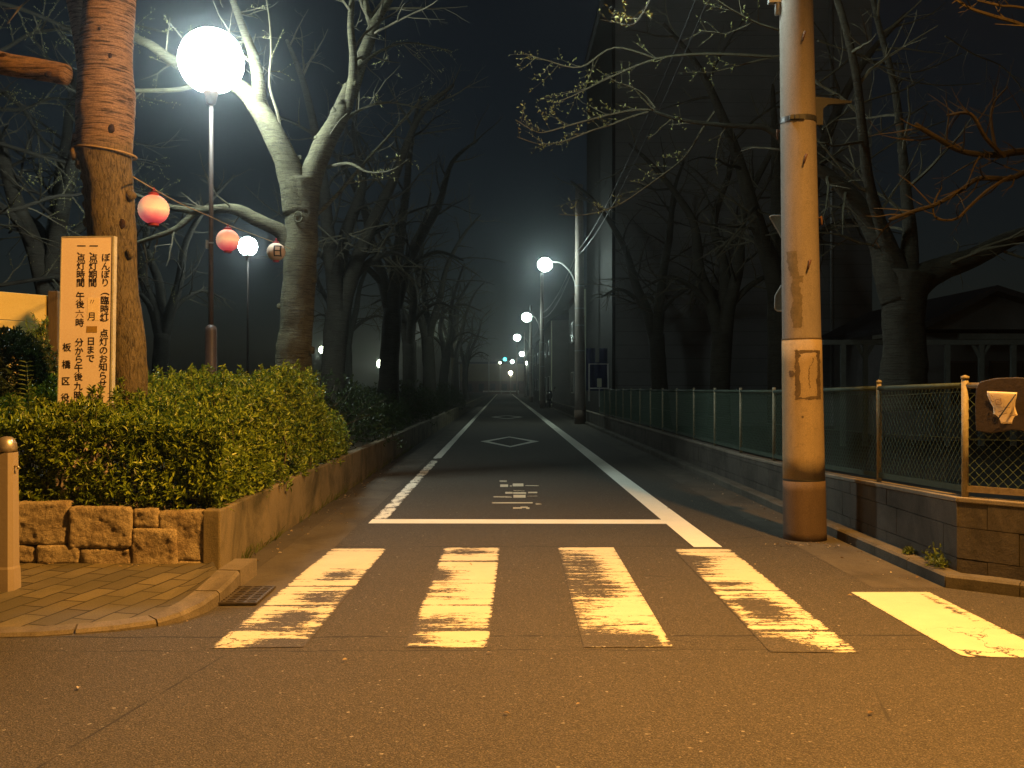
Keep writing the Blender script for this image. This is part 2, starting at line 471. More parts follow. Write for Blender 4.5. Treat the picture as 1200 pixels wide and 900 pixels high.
class MB:
    def __init__(self):
        self.v = []; self.f = []

    def box(self, lo, hi, rot=None, at=None):
        b = len(self.v)
        for x in (lo[0], hi[0]):
            for y in (lo[1], hi[1]):
                for z in (lo[2], hi[2]):
                    p = Vector((x, y, z))
                    if rot is not None:
                        p = rot @ p
                    if at is not None:
                        p = p + at
                    self.v.append(p)
        for q in ((0, 1, 3, 2), (4, 6, 7, 5), (0, 4, 5, 1), (2, 3, 7, 6), (0, 2, 6, 4), (1, 5, 7, 3)):
            self.f.append(tuple(b + i for i in q))
        return self

    def quad(self, *ps):
        b = len(self.v)
        self.v += [Vector(p) for p in ps]
        self.f.append(tuple(range(b, b + len(ps))))
        return self

    def prism(self, poly, z0, z1):
        """poly: list of (x,y) ccw or (x,y,dz) extruded z0..z1."""
        b = len(self.v); n = len(poly)
        for z in (z0, z1):
            for p in poly:
                self.v.append(Vector((p[0], p[1], z)))
        self.f.append(tuple(b + i for i in reversed(range(n))))
        self.f.append(tuple(b + n + i for i in range(n)))
        for i in range(n):
            j = (i + 1) % n
            self.f.append((b + i, b + j, b + n + j, b + n + i))
        return self

    def slab(self, pts, thick):
        """polygon given by world points, extruded by vector thick."""
        b = len(self.v); n = len(pts)
        th = Vector(thick)
        self.v += [Vector(p) for p in pts] + [Vector(p) + th for p in pts]
        self.f.append(tuple(b + i for i in reversed(range(n))))
        self.f.append(tuple(b + n + i for i in range(n)))
        for i in range(n):
            j = (i + 1) % n
            self.f.append((b + i, b + j, b + n + j, b + n + i))
        return self

    def tube(self, pts, rad, sides=6, cap=True, wob=0.0, seed=0.0, wobf=3.0):
        n = len(pts)
        if isinstance(rad, (int, float)):
            rad = [rad] * n
        b = len(self.v)
        t0 = (pts[1] - pts[0]).normalized()
        u = t0.orthogonal().normalized()
        for i in range(n):
            t = (pts[min(i + 1, n - 1)] - pts[max(i - 1, 0)])
            t = t.normalized() if t.length > 1e-9 else t0
            u = (u - t * u.dot(t))
            u = u.normalized() if u.length > 1e-6 else t.orthogonal().normalized()
            w = t.cross(u)
            for k in range(sides):
                a = 2 * math.pi * k / sides
                dirv = u * math.cos(a) + w * math.sin(a)
                r = rad[i]
                if wob:
                    q = pts[i] * wobf + dirv * (rad[i] * wobf * 1.6)
                    r *= 1 + wob * (mnoise.noise(q + Vector((seed, seed * 2, 0))) + .5 * mnoise.noise(q * 2.7) + .3 * mnoise.noise(q * 6.1))
                self.v.append(pts[i] + dirv * r)
        for i in range(n - 1):
            for k in range(sides):
                k2 = (k + 1) % sides
                self.f.append((b + i * sides + k, b + i * sides + k2, b + (i + 1) * sides + k2, b + (i + 1) * sides + k))
        if cap:
            self.f.append(tuple(b + k for k in reversed(range(sides))))
            self.f.append(tuple(b + (n - 1) * sides + k for k in range(sides)))
        return self

    def lathe(self, prof, at, sides=24, axis=None):
        """prof: list of (r, z)."""
        b = len(self.v); n = len(prof)
        for r, z in prof:
            for k in range(sides):
                a = 2 * math.pi * k / sides
                p = Vector((r * math.cos(a), r * math.sin(a), z))
                if axis is not None:
                    p = axis @ p
                self.v.append(p + Vector(at))
        for i in range(n - 1):
            for k in range(sides):
                k2 = (k + 1) % sides
                self.f.append((b + i * sides + k, b + i * sides + k2, b + (i + 1) * sides + k2, b + (i + 1) * sides + k))
        self.f.append(tuple(b + k for k in reversed(range(sides))))
        self.f.append(tuple(b + (n - 1) * sides + k for k in range(sides)))
        return self

    def sphere(self, c, r, seg=16, rings=10, sz=1.0):
        prof = []
        for i in range(rings + 1):
            a = -math.pi / 2 + math.pi * i / rings
            prof.append((max(r * math.cos(a), r * .01), r * math.sin(a) * sz))
        return self.lathe(prof, c, seg)

    def build(self, name, mat, parent=None, smooth=False, origin=None):
        me = bpy.data.meshes.new(name)
        o0 = Vector((0, 0, 0))
        if parent is not None:
            q = parent
            while q is not None:
                o0 = o0 + q.location
                q = q.parent
        elif origin is not None:
            o0 = Vector(origin)
        me.from_pydata([tuple(p - o0) for p in self.v], [], self.f)
        me.update()
        if smooth:
            me.shade_smooth() if hasattr(me, 'shade_smooth') else me.polygons.foreach_set('use_smooth', [True] * len(me.polygons))
        if mat is not None:
            me.materials.append(mat)
        o = bpy.data.objects.new(name, me)
        COL.objects.link(o)
        if parent is not None:
            o.parent = parent
        elif origin is not None:
            o.location = o0
        return o


def rounded(o, w=.01, seg=2):
    b = o.modifiers.new('edge', 'BEVEL')
    b.width = w; b.segments = seg; b.limit_method = 'ANGLE'; b.angle_limit = R(40)
    return o


def thing(name, label, cat, loc=(0, 0, 0), group=None):
    o = bpy.data.objects.new(name, None)
    o.empty_display_size = .2
    COL.objects.link(o)
    o.location = loc
    o['label'] = label; o['category'] = cat
    if group:
        o['group'] = group
    return o


def tag(o, label, cat, group=None):
    o['label'] = label; o['category'] = cat
    if group:
        o['group'] = group
    return o


def struct(o):
    o['kind'] = 'structure'
    return o


def copy_tree(o, parent=None):
    c = o.copy()
    COL.objects.link(c)
    if parent is not None:
        c.parent = parent
    for ch in list(o.children):
        copy_tree(ch, c)
    return c


def leaves_mesh(name, mat, pos, dirs, nrm, L, W, parent=None, fold=.25):
    pos = np.asarray(pos, float); d = np.asarray(dirs, float); n = np.asarray(nrm, float)
    d /= np.linalg.norm(d, axis=1, keepdims=True) + 1e-9
    n = n - d * (n * d).sum(1, keepdims=True)
    n /= np.linalg.norm(n, axis=1, keepdims=True) + 1e-9
    s = np.cross(d, n)
    L = np.asarray(L)[:, None]; W = np.asarray(W)[:, None]
    N = len(pos)
    v = np.empty((N, 6, 3))
    v[:, 0] = pos
    v[:, 1] = pos + d * L * .38 + s * W * .46 + n * W * fold
    v[:, 2] = pos + d * L * .72 + s * W * .36 + n * W * fold * .6
    v[:, 3] = pos + d * L - n * L * .10
    v[:, 4] = pos + d * L * .72 - s * W * .36 + n * W * fold * .6
    v[:, 5] = pos + d * L * .38 - s * W * .46 + n * W * fold
    o0 = np.zeros(3)
    q = parent
    while q is not None:
        o0 = o0 + np.array(q.location); q = q.parent
    v = (v - o0).reshape(-1, 3)
    b = (np.arange(N) * 6)[:, None]
    f = np.concatenate([b + np.array([[0, 1, 2, 3]]), b + np.array([[0, 3, 4, 5]])], 1).reshape(-1, 4)
    me = bpy.data.meshes.new(name)
    me.from_pydata(v.tolist(), [], f.tolist())
    me.update()
    me.materials.append(mat)
    o = bpy.data.objects.new(name, me)
    COL.objects.link(o)
    if parent is not None:
        o.parent = parent
    return o


def rosettes(name, mat, centers, outs, rng, parent, per=6, L=(.04, .065), wr=.34):
    """leaf whorls: centres with outward directions."""
    C = np.repeat(np.asarray(centers), per, 0)
    O = np.repeat(np.asarray(outs), per, 0)
    N = len(C)
    d = O * rng.uniform(.15, .9, (N, 1)) + rng.normal(0, .75, (N, 3))
    d[:, 2] += .15
    n = O + rng.normal(0, .45, (N, 3)); n[:, 2] += .5
    ln = rng.uniform(L[0], L[1], N)
    return leaves_mesh(name, mat, C + rng.normal(0, .006, (N, 3)), d, n, ln, ln * wr * rng.uniform(.8, 1.2, N), parent)

# ================================================================ SETTING: ground, road, kerbs
def sheet(name, polys, mat, z=None):
    mb = MB()
    for p in polys:
        mb.quad(*[(q[0], q[1], q[2] if len(q) > 2 else z) for q in p])
    return struct(mb.build(name, mat))


WX = -1.96          # road face of the wall along the park side
CORNER = 6.81       # its street corner
RX = 3.0            # road face of the fence wall
sheet('ground', [[(-400, -60), (400, -60), (400, 600), (-400, 600)]], M['dirt'], -.03)
sheet('road', [[(-40, -12), (40, -12), (40, 6.0), (2.86, 6.36), (2.86, 190), (WX, 190), (WX, 6.0), (-40, 6.0)]], M['asphalt'], 0.0)
sheet('side_road', [[(-40, 190.02), (40, 190.02), (40, 199), (-40, 199)]], M['asphalt'], 0.0)
sheet('park_ground', [[(-60, 7.3), (WX - .1, 7.3), (WX - .1, 188), (-60, 188)]], M['soil'], .36)
sheet('lot_ground', [[(RX + .1, 6.55), (4.6, 4.65), (60, 4.65), (60, 188), (RX + .1, 188)]], M['dirt'], .09)
# concrete gutters (two sheets 4 mm up)
sheet('gutter_path', [[(WX + .20, 6.42), (-1.372, 6.42), (-1.372, 188), (WX + .20, 188)]], M['gutter'], .0015)
sheet('gutter_edge_path', [[(WX, 6.80), (WX + .196, 6.80), (WX + .196, 188), (WX, 188)]], M['gutter_dark'], .0025)
sheet('gutter_path', [[(2.40, 6.34), (2.86, 6.34), (2.86, 60), (2.40, 60)]], M['gutter'], .0015)
sheet('drain_apron_path', [[(-1.80, 6.425), (-1.80, 5.80), (-1.40, 5.80), (-1.40, 6.425)]], M['gutter'], .001)

# sidewalk corner with curved kerb
kp = [(-150, 752, .02), (-60, 746, .02), (0, 741, .02), (45, 740, .021), (88, 737, .023), (135, 733, .026), (185, 726, .034), (215, 717, .048), (240, 705, .066), (258, 692, .086), (272, 679, .104), (282, 668, .115)]
kout = [G(*q) for q in kp]
kin = []
for i, p in enumerate(kout):
    t = (kout[min(i + 1, len(kout) - 1)] - kout[max(i - 1, 0)]); t.z = 0; t.normalize()
    nrm = Vector((-t.y, t.x, 0))
    q = p + nrm * .15
    kin.append(q)
kin[-1] = kout[-1] + Vector((-.15, .02, 0))
mb = MB()
cuts = {4, 6, 9}
def kerbrun(mb, a0, a1):
    for i in range(a0, a1):
        o0, o1, n0, n1 = kout[i].copy(), kout[i + 1].copy(), kin[i].copy(), kin[i + 1].copy()
        if i in cuts or i == 4:
            o0 = o0.lerp(o1, .06); n0 = n0.lerp(n1, .06)
        b = len(mb.v)
        lo = Vector((0, 0, 1))
        e = .018
        def dn(p): return Vector((p.x, p.y, -.02))
        for (o, n) in ((o0, n0), (o1, n1)):
            inw = (n - o).normalized()
            mb.v += [dn(o), o - Vector((0, 0, e)), o + inw * e, n, dn(n)]
        for k in range(4):
            mb.f.append((b + k, b + 5 + k, b + 6 + k, b + 1 + k))
        mb.f.append((b, b + 1, b + 2, b + 3, b + 4)); mb.f.append((b + 9, b + 8, b + 7, b + 6, b + 5))
kerbrun(mb, 0, len(kout) - 1)
# kerb end return to the wall
e0 = kout[-1]; 
mb.prism([(e0.x - .15, e0.y + .03), (e0.x, e0.y + .01), (e0.x, CORNER - .004), (e0.x - .15, CORNER - .004)], -.02, .117)
struct(mb.build('kerb', M['kerb']))
# pavement surface
mb = MB()
N = len(kin)
wallbase = [Vector((-6.5 + (WX - .02 + 6.5) * (i / (N - 1)) ** .8, CORNER + .12, .085)) for i in range(N)]
wallbase = []
for i in range(N):
    x = min(kin[i].x, WX - .1)
    wallbase.append(Vector((x if i else -9, CORNER + .14, .09)))
kk = [k.copy() for k in kin]
kk[0] = Vector((-9, kin[0].y, .02))
rows = 10
for i in range(N):
    for j in range(rows + 1):
        t = j / rows
        p = kk[i].lerp(wallbase[i], t)
        p.z = kk[i].z - .004 + (wallbase[i].z - kk[i].z + .004) * t + .006 * mnoise.noise(p * 2.5)
        if j == 0:
            p.z = kk[i].z - .004
        mb.v.append(p)
for i in range(N - 1):
    for j in range(rows):
        a = i * (rows + 1) + j
        mb.f.append((a, a + rows + 1, a + rows + 2, a + 1))
struct(mb.build('sidewalk', M['pavers']))

# right-hand kerb: along the lane, then round the chamfered corner
def kerb_strip(name, path, w, h, mat, seg=.6):
    mb = MB()
    for i in range(len(path) - 1):
        a, b = Vector(path[i]), Vector(path[i + 1])
        L = (b - a).length; d = (b - a) / L
        nn = Vector((d.y, -d.x, 0))
        n = max(1, round(L / seg))
        for k in range(n):
            s0 = a + d * (L * k / n + .003); s1 = a + d * (L * (k + 1) / n - .003)
            dz = .004 * mnoise.noise(s0 * 3)
            m_ = len(mb.v)
            for p in (s0, s1):
                mb.v += [p + Vector((0, 0, -.02)), p + Vector((0, 0, h - .015 + dz)), p + nn * .018 + Vector((0, 0, h + dz)), p + nn * w + Vector((0, 0, h + dz)), p + nn * w + Vector((0, 0, -.02))]
            for q in range(4):
                mb.f.append((m_ + q, m_ + q + 1, m_ + q + 6, m_ + q + 5))
            mb.f.append((m_ + 4, m_ + 3, m_ + 2, m_ + 1, m_)); mb.f.append((m_ + 5, m_ + 6, m_ + 7, m_ + 8, m_ + 9))
    return struct(mb.build(name, mat))


kerb_strip('kerb', [(2.87, 60, 0), (2.87, 6.36, 0)][::-1], .128, .085, M['kerb_dark'])
kerb_strip('kerb', [(4.6, 4.98, 0), (3.2, 6.06, 0), (2.865, 6.345, 0)], .128, .085, M['kerb_dark'])

# ---------------------------------------------------------------- painted markings
rng = np.random.default_rng(7)
random.seed(3)


def marking(corners, wearf, mat, z=.0035, nu=14, nv=60, crackf=None):
    """corners: far-left, far-right, near-right, near-left as (x, y); wear(u, v) with v = 0 at the far end."""
    fl, fr, nr, nl = [Vector((c[0], c[1], z)) for c in corners]
    vs = []; wear = []; crk = []
    for j in range(nv + 1):
        v = j / nv
        a = fl.lerp(nl, v); b = fr.lerp(nr, v)
        for i in range(nu + 1):
            u = i / nu
            p = a.lerp(b, u)
            ed = 1 if 0 < i < nu else 0
            vs.append(tuple(p))
            wear.append(wearf(u, v)); crk.append(crackf(u, v) if crackf else 0)
    fs = []
    for j in range(nv):
        for i in range(nu):
            q = j * (nu + 1) + i
            fs.append((q, q + nu + 1, q + nu + 2, q + 1))
    me = bpy.data.meshes.new('road_marking')
    me.from_pydata(vs, [], fs)
    me.update()
    for nm, dat in (('wear', wear), ('crack', crk)):
        at = me.attributes.new(nm, 'FLOAT', 'POINT')
        at.data.foreach_set('value', dat)
    me.materials.append(mat)
    o = bpy.data.objects.new('road_marking', me)
    COL.objects.link(o)
    return struct(o)


def bl(u, v, cu, cv, ru, rv, s):
    return s * math.exp(-((u - cu) / ru) ** 2 - ((v - cv) / rv) ** 2)


def edge(u, v, k=.25):
    return k * (math.exp(-min(u, 1 - u) / .035) + .6 * math.exp(-min(v, 1 - v) / .012))


def gpx(*pp):
    return [tuple(G(*p)[:2]) for p in pp]


W = .665


def scr(v, *ys):
    """thin scraped lines right across a stripe."""
    return sum(.34 * math.exp(-((v - y) / .006) ** 2) for y in ys)


stripes = [
    (gpx((389, 643), (453.5, 643), (357, 758), (247, 759)), lambda u, v: W - edge(u, v, .32) - bl(u, v, .62, .37, .34, .06, .40) - bl(u, v, .70, .60, .42, .075, .42) - bl(u, v, .60, .80, .34, .085, .55) - bl(u, v, .75, .97, .5, .045, .42) - bl(u, v, .15, .86, .3, .03, .24) - scr(v, .04, .42, .50, .69, .88), lambda u, v: max(0, (v - .62) * 1.6)),
    (gpx((520, 642), (586, 642), (572, 759), (474, 759)), lambda u, v: W - edge(u, v, .32) - bl(u, v, .45, .075, .46, .055, .46) - bl(u, v, .10, .38, .30, .09, .46) - bl(u, v, .3, .55, .55, .035, .30) - bl(u, v, .30, .62, .4, .03, .22) - bl(u, v, .38, .83, .60, .06, .40) - bl(u, v, .1, .95, .26, .06, .38) - scr(v, .20, .21, .48, .69, .885), lambda u, v: max(0, (v - .85) * 3)),
    (gpx((654, 642), (719, 642), (789, 759), (684, 759)), lambda u, v: .40 + .22 * max(0, u - .5) - edge(u, v, .10) - bl(u, v, .3, .28, .6, .16, .12) + bl(u, v, .80, .25, .22, .30, .16) + bl(u, v, .62, .74, .40, .10, .20) - bl(u, v, .35, .50, .55, .07, .16) - bl(u, v, .4, .95, .9, .05, .26) + bl(u, v, .94, .93, .05, .05, .3) + bl(u, v, .5, .02, .6, .03, .25), None),
    (gpx((789, 644), (856, 644), (1008, 766), (903, 765)), lambda u, v: W - edge(u, v, .32) - bl(u, v, .12, .24, .34, .16, .38) - bl(u, v, .4, .13, .5, .04, .26) - bl(u, v, .42, .70, .42, .14, .50) - bl(u, v, .1, .95, .6, .06, .5) - bl(u, v, .35, .46, .40, .035, .36) - scr(v, .05, .52, .86), lambda u, v: max(0, (v - .55) * 1.6)),
    (gpx((998, 695), (1090, 695), (1246, 773), (1130, 771)), lambda u, v: W + .06 - edge(u, v, .25) - bl(u, v, .86, .25, .07, .35, .36), lambda u, v: max(0, (v - .55) * 1.2)),
    (gpx((1292, 697), (1385, 697), (1640, 786), (1500, 784)), lambda u, v: W - edge(u, v), None),
]
for c, wf, cf in stripes:
    marking(c, wf, M['paint'], nu=20, nv=80, crackf=cf)
# stop line, edge lines
marking([(-1.29, 9.68), (1.60, 9.62), (1.60, 9.32), (-1.29, 9.38)], lambda u, v: .95 - .25 * math.exp(-min(v, 1 - v) / .04), M['line'], nu=90, nv=8)
marking([(1.545, 62), (1.775, 62), (1.775, 7.95), (1.545, 7.95)], lambda u, v: .93 - .3 * math.exp(-min(u, 1 - u) / .05) - .12 * (v < .8), M['line'], z=.0055, nu=8, nv=400)
marking([(1.56, 188), (1.74, 188), (1.775, 62.05), (1.545, 62.05)], lambda u, v: .85, M['line'], nu=4, nv=100)
marking([(-1.29, 188), (-1.15, 188), (-1.145, 9.70), (-1.29, 9.70)], lambda u, v: (.68 if v < .955 else .50) - .2 * math.exp(-min(u, 1 - u) / .06) - (.35 if .953 < v < .957 else 0), M['line'], nu=6, nv=700)


# hollow diamond markings (crossing ahead)
def diamond(yc, ln, wd, w=.19, wear=.86):
    cx = .15
    o_ = [(cx, yc + ln / 2), (cx + wd / 2, yc), (cx, yc - ln / 2), (cx - wd / 2, yc)]
    k = 1 - 2 * w / wd * 1.12
    k2 = 1 - 2 * w * 1.9 / ln * 1.12
    i_ = [(cx, yc + ln / 2 * k2), (cx + wd / 2 * k, yc), (cx, yc - ln / 2 * k2), (cx - wd / 2 * k, yc)]
    mb = MB()
    for q in range(4):
        r_ = (q + 1) % 4
        mb.quad(*[(p[0], p[1], .0035) for p in (o_[q], i_[q], i_[r_], o_[r_])])
    o = mb.build('road_marking', M['line'])
    at = o.data.attributes.new('wear', 'FLOAT', 'POINT')
    at.data.foreach_set('value', [wear] * len(o.data.vertices))
    return struct(o)


diamond(23.6, 4.6, 1.42)
diamond(43.0, 5.2, 1.42, wear=.62)
# what is left of worn painted characters
frag = [(305, 40, 408, 60, .6), (315, 95, 425, 130, .8), (448, 108, 480, 124, .6), (490, 82, 640, 122, .85), (665, 108, 860, 120, .55), (495, 176, 660, 190, .55), (385, 200, 490, 226, .62), (495, 205, 680, 226, .7), (705, 200, 835, 218, .68), (220, 262, 480, 280, .55), (500, 242, 670, 282, .86), (690, 245, 845, 270, .45), (200, 346, 770, 362, .66), (810, 360, 900, 380, .5), (495, 418, 620, 436, .85), (600, 408, 700, 426, .85), (680, 420, 725, 440, .8)]
for (x0, y0, x1, y1, wv) in frag:
    a = [(560 + x / 12, 560 + y / 12) for x, y in ((x0, y0), (x1, y0), (x1, y1), (x0, y1))]
    marking(gpx(*a), (lambda w_: lambda u, v: w_ - .1 * math.exp(-min(u, 1 - u) / .06))(wv - .09), M['paint'], nu=16, nv=4)

# dry leaves and petals blown along the gutters and kerbs
lrng = np.random.default_rng(12)
pos = []; ds = []; ns = []
for k in range(230):
    q = lrng.random()
    if q < .35:
        p = (WX + .05 + abs(lrng.normal(0, .16)), lrng.uniform(6.9, 16), .012)
    elif q < .6:
        p = (2.83 - abs(lrng.normal(0, .14)), lrng.uniform(6.4, 14), .010)
    elif q < .75:
        p = (2.585 + lrng.normal(0, .28), 8.15 - abs(lrng.normal(0, .12)), .010)
    elif q < .85:
        p = (lrng.uniform(-3.6, -2.1), 6.72 - abs(lrng.normal(0, .08)), .10)
    else:
        p = (lrng.uniform(-3, 3), lrng.uniform(3.2, 12), .010)
    pos.append(p); ds.append((lrng.normal(), lrng.normal(), .12)); ns.append((lrng.normal(0, .3), lrng.normal(0, .3), 1))
ln = lrng.uniform(.012, .034, len(pos))
lv = leaves_mesh('fallen_leaves', M['litter'], pos, ds, ns, ln, ln * .55)
lv['kind'] = 'stuff'

# ================================================================ PARK SIDE WALLS
w = thing('concrete_wall', 'low stained concrete retaining wall along the park side of the lane', 'wall', (WX, CORNER, 0))
mb = MB()
ys = [CORNER]
while ys[-1] < 186:
    ys.append(min(186, ys[-1] + 3.6))
for k in range(len(ys) - 1):
    mb.box((WX - .125, ys[k] + (.004 if k else 0), -.02), (WX, ys[k + 1] - .004, .452 - .02 * min(1, k / 3)))
rounded(mb.build('wall_body', M['wall_left'], w), .012)
mb = MB()
srng = random.Random(5)
for k in range(70):   # dry grass and dirt caught at the foot of the wall
    y = CORNER + .5 + srng.random() ** 1.5 * 14
    p = Vector((WX + .01 + .03 * srng.random(), y, .006))
    for q in range(3):
        tip = p + Vector((srng.uniform(-.02, .09), srng.uniform(-.08, .08), srng.uniform(.03, .13)))
        mb.tube([p, p.lerp(tip, .5) + Vector((0, 0, .02)), tip], [.0025, .002, .0008], 3)
gr = mb.build('dry_grass', M['weed'])
gr['kind'] = 'stuff'

SW = thing('stone_wall', 'rough granite block retaining wall under the hedge at the street corner', 'wall', (-2.9, CORNER, .08))
mb = MB()
mb.box((-9, CORNER + .05, 0), (WX - .13, CORNER + .40, .40))
mb.build('joint_filling', M['mortar'], SW)


def rough_stone(px0, py0, px1, py1, seed, parent, skew=0.0, Yf=None):
    """a hewn block: gridded box, corners pulled in, face broken up."""
    Yf = Yf or CORNER
    a = P(px0 - .75, py1 + .8, Yf); b = P(px1 + .75, py0 - .6, Yf)
    nx, nz, ny = max(6, int((b.x - a.x) / .012)), max(5, int((b.z - a.z) / .012)), 5
    dep = .26
    mb = MB()
    idx = {}
    def vert(i, j, k):
        key = (i, j, k)
        if key in idx:
            return idx[key]
        u, v, t = i / nx, j / nz, k / ny
        x = a.x + (b.x - a.x) * u; z = a.z + (b.z - a.z) * v; y = Yf + dep * t
        eu = min(u, 1 - u) * (b.x - a.x); ev = min(v, 1 - v) * (b.z - a.z)
        rd = .016
        pull = max(0, rd - eu) + max(0, rd - ev)
        cx, cz = (a.x + b.x) / 2, (a.z + b.z) / 2
        q = Vector((x, z, y)) * 3.2 + Vector((seed * 3.1, seed * 1.7, 0))
        if k == 0:
            y += pull * .9 - .006 -   .015 * mnoise.fractal(q * 1.1, .9, 2.0, 5) - .010 * abs(mnoise.noise(q * 4.2)) - .006 * mnoise.noise(q * 13)
        sh = .010 * mnoise.noise(q * 1.1 + Vector((7, 0, 0)))
        x += sh * (1 if eu < .05 else .3) + (cx - x) * .04 * max(0, 1 - ev / .03) ** 2
        z += .009 * mnoise.noise(q * 1.2 + Vector((0, 9, 0))) + (cz - z) * .03 * max(0, 1 - eu / .03) ** 2
        idx[key] = len(mb.v)
        mb.v.append(Vector((x, y, z)))
        return idx[key]
    for i in range(nx):
        for j in range(nz):
            mb.f.append((vert(i, j, 0), vert(i + 1, j, 0), vert(i + 1, j + 1, 0), vert(i, j + 1, 0)))
    for k in range(ny):
        for i in range(nx):
            mb.f.append((vert(i, nz, k), vert(i + 1, nz, k), vert(i + 1, nz, k + 1), vert(i, nz, k + 1)))
            mb.f.append((vert(i, 0, k + 1), vert(i + 1, 0, k + 1), vert(i + 1, 0, k), vert(i, 0, k)))
        for j in range(nz):
            mb.f.append((vert(0, j, k), vert(0, j + 1, k), vert(0, j + 1, k + 1), vert(0, j, k + 1)))
            mb.f.append((vert(nx, j, k + 1), vert(nx, j + 1, k + 1), vert(nx, j + 1, k), vert(nx, j, k)))
    return mb.build('stone', M['stone'], parent, True)


for i, s in enumerate([(-62, 589, 17, 637), (20, 588, 81, 637), (83, 594, 155.5, 641), (157, 596, 186, 618), (187, 599, 257, 657), (-40, 639, 43, 659), (45, 639, 94, 660), (96, 642, 153.5, 663), (155.5, 620, 208, 664), (209, 658, 257, 666), (-150, 590, -64, 660)]):
    rough_stone(*s, i + 1, SW, Yf=CORNER + (.012 if i % 2 else .0) + (.02 if i in (4,) else 0))

# drain grate
g0 = thing('drain_grate', 'cast iron drain grate in the gutter at the kerb corner', 'drain grate', (-1.607, 6.1, 0))
MB().quad((-1.73, 5.865, .006), (-1.482, 5.865, .006), (-1.482, 6.325, .006), (-1.73, 6.325, .006)).build('pit_shade', M['sheet_black'], g0)  # flat black sheet painted in for the shade below the bars
mb = MB()
for k in range(5):
    x = -1.735 + .258 * k / 4
    mb.box((x - .008, 5.852, .008), (x + .008, 6.338, .021))
for k in range(11):
    y = 5.86 + .47 * k / 10
    mb.box((-1.745, y - .009, .0095), (-1.467, y + .009, .0225))
mb.build('grating', M['grate'], g0)

# bollard
b0 = P(10.5, 690, 6.09)
bo = thing('bollard', 'tapered stone bollard with metal cap on the paved corner', 'bollard', (b0.x, 6.09, .045))
mb = MB()
prof = []
for z, hw in ((.04, .070), (.10, .0695), (.185, .066), (.20, .062), (.90, .055)):
    prof.append((z, hw))
n8 = []
for z, hw in prof:
    c = hw * .62
    ring = [(-hw, -c), (-c, -hw), (c, -hw), (hw, -c), (hw, c), (c, hw), (-c, hw), (-hw, c)]
    n8.append([Vector((bo.location.x + x, 6.09 + y, z)) for x, y in ring])
for ring in n8:
    mb.v += ring
for i in range(len(n8) - 1):
    for k in range(8):
        mb.f.append((i * 8 + k, i * 8 + (k + 1) % 8, (i + 1) * 8 + (k + 1) % 8, (i + 1) * 8 + k))
mb.f.append(tuple(range((len(n8) - 1) * 8, len(n8) * 8)))
mb.build('shaft', M['bollard'], bo)
MB().lathe([(.060, .905), (.061, .93), (.058, .955), (.046, .980), (.028, .994), (.003, .999)], (bo.location.x, 6.09, 0), 20).build('cap', M['bollard_cap'], bo, True)
mb = MB()
hx = bo.location.x + .056
mb.tube([Vector((hx - .005, 6.075, .815)), Vector((hx + .022, 6.07, .815)), Vector((hx + .03, 6.07, .80))], [.006, .006, .012], 8)
mb.build('chain_hook', M['bollard_cap'], bo, True)

# pale board wall far left, lit by the street lamp, with its end post
yw = 10.4
fw = thing('board_wall', 'pale yellow board wall behind the dark bush beside the notice board', 'wall', (P(0, 450, yw).x, yw, .36))
tl = P(-140, 320, yw - 1.4); tr = P(61, 347, yw)
dirw = (tr - tl)
zt0, zt1 = P(-140, 312, yw - 1.4).z, P(61, 347, yw).z
mb = MB()
nb = 5
for k in range(nb):
    z1 = zt1 - k * .285
    z0 = z1 - .281
    a = Vector((tl.x, tl.y, z1)); b = Vector((tr.x, tr.y, z1))
    dz = .008 if k % 2 else 0
    mb.slab([Vector((a.x, a.y + dz, z0)), Vector((b.x, b.y + dz, z0)), Vector((b.x, b.y + dz, z1)), Vector((a.x, a.y + dz, z1))], (0.02, .045, 0))
rounded(mb.build('board', M['fence_yellow'], fw), .006)
px_ = P(66.5, 340, yw)
mb = MB().box((px_.x - .05, yw - .06, .3), (px_.x + .05, yw + .05, P(66, 342, yw).z))
rounded(mb.build('end_post', M['wood_post'], fw), .008)

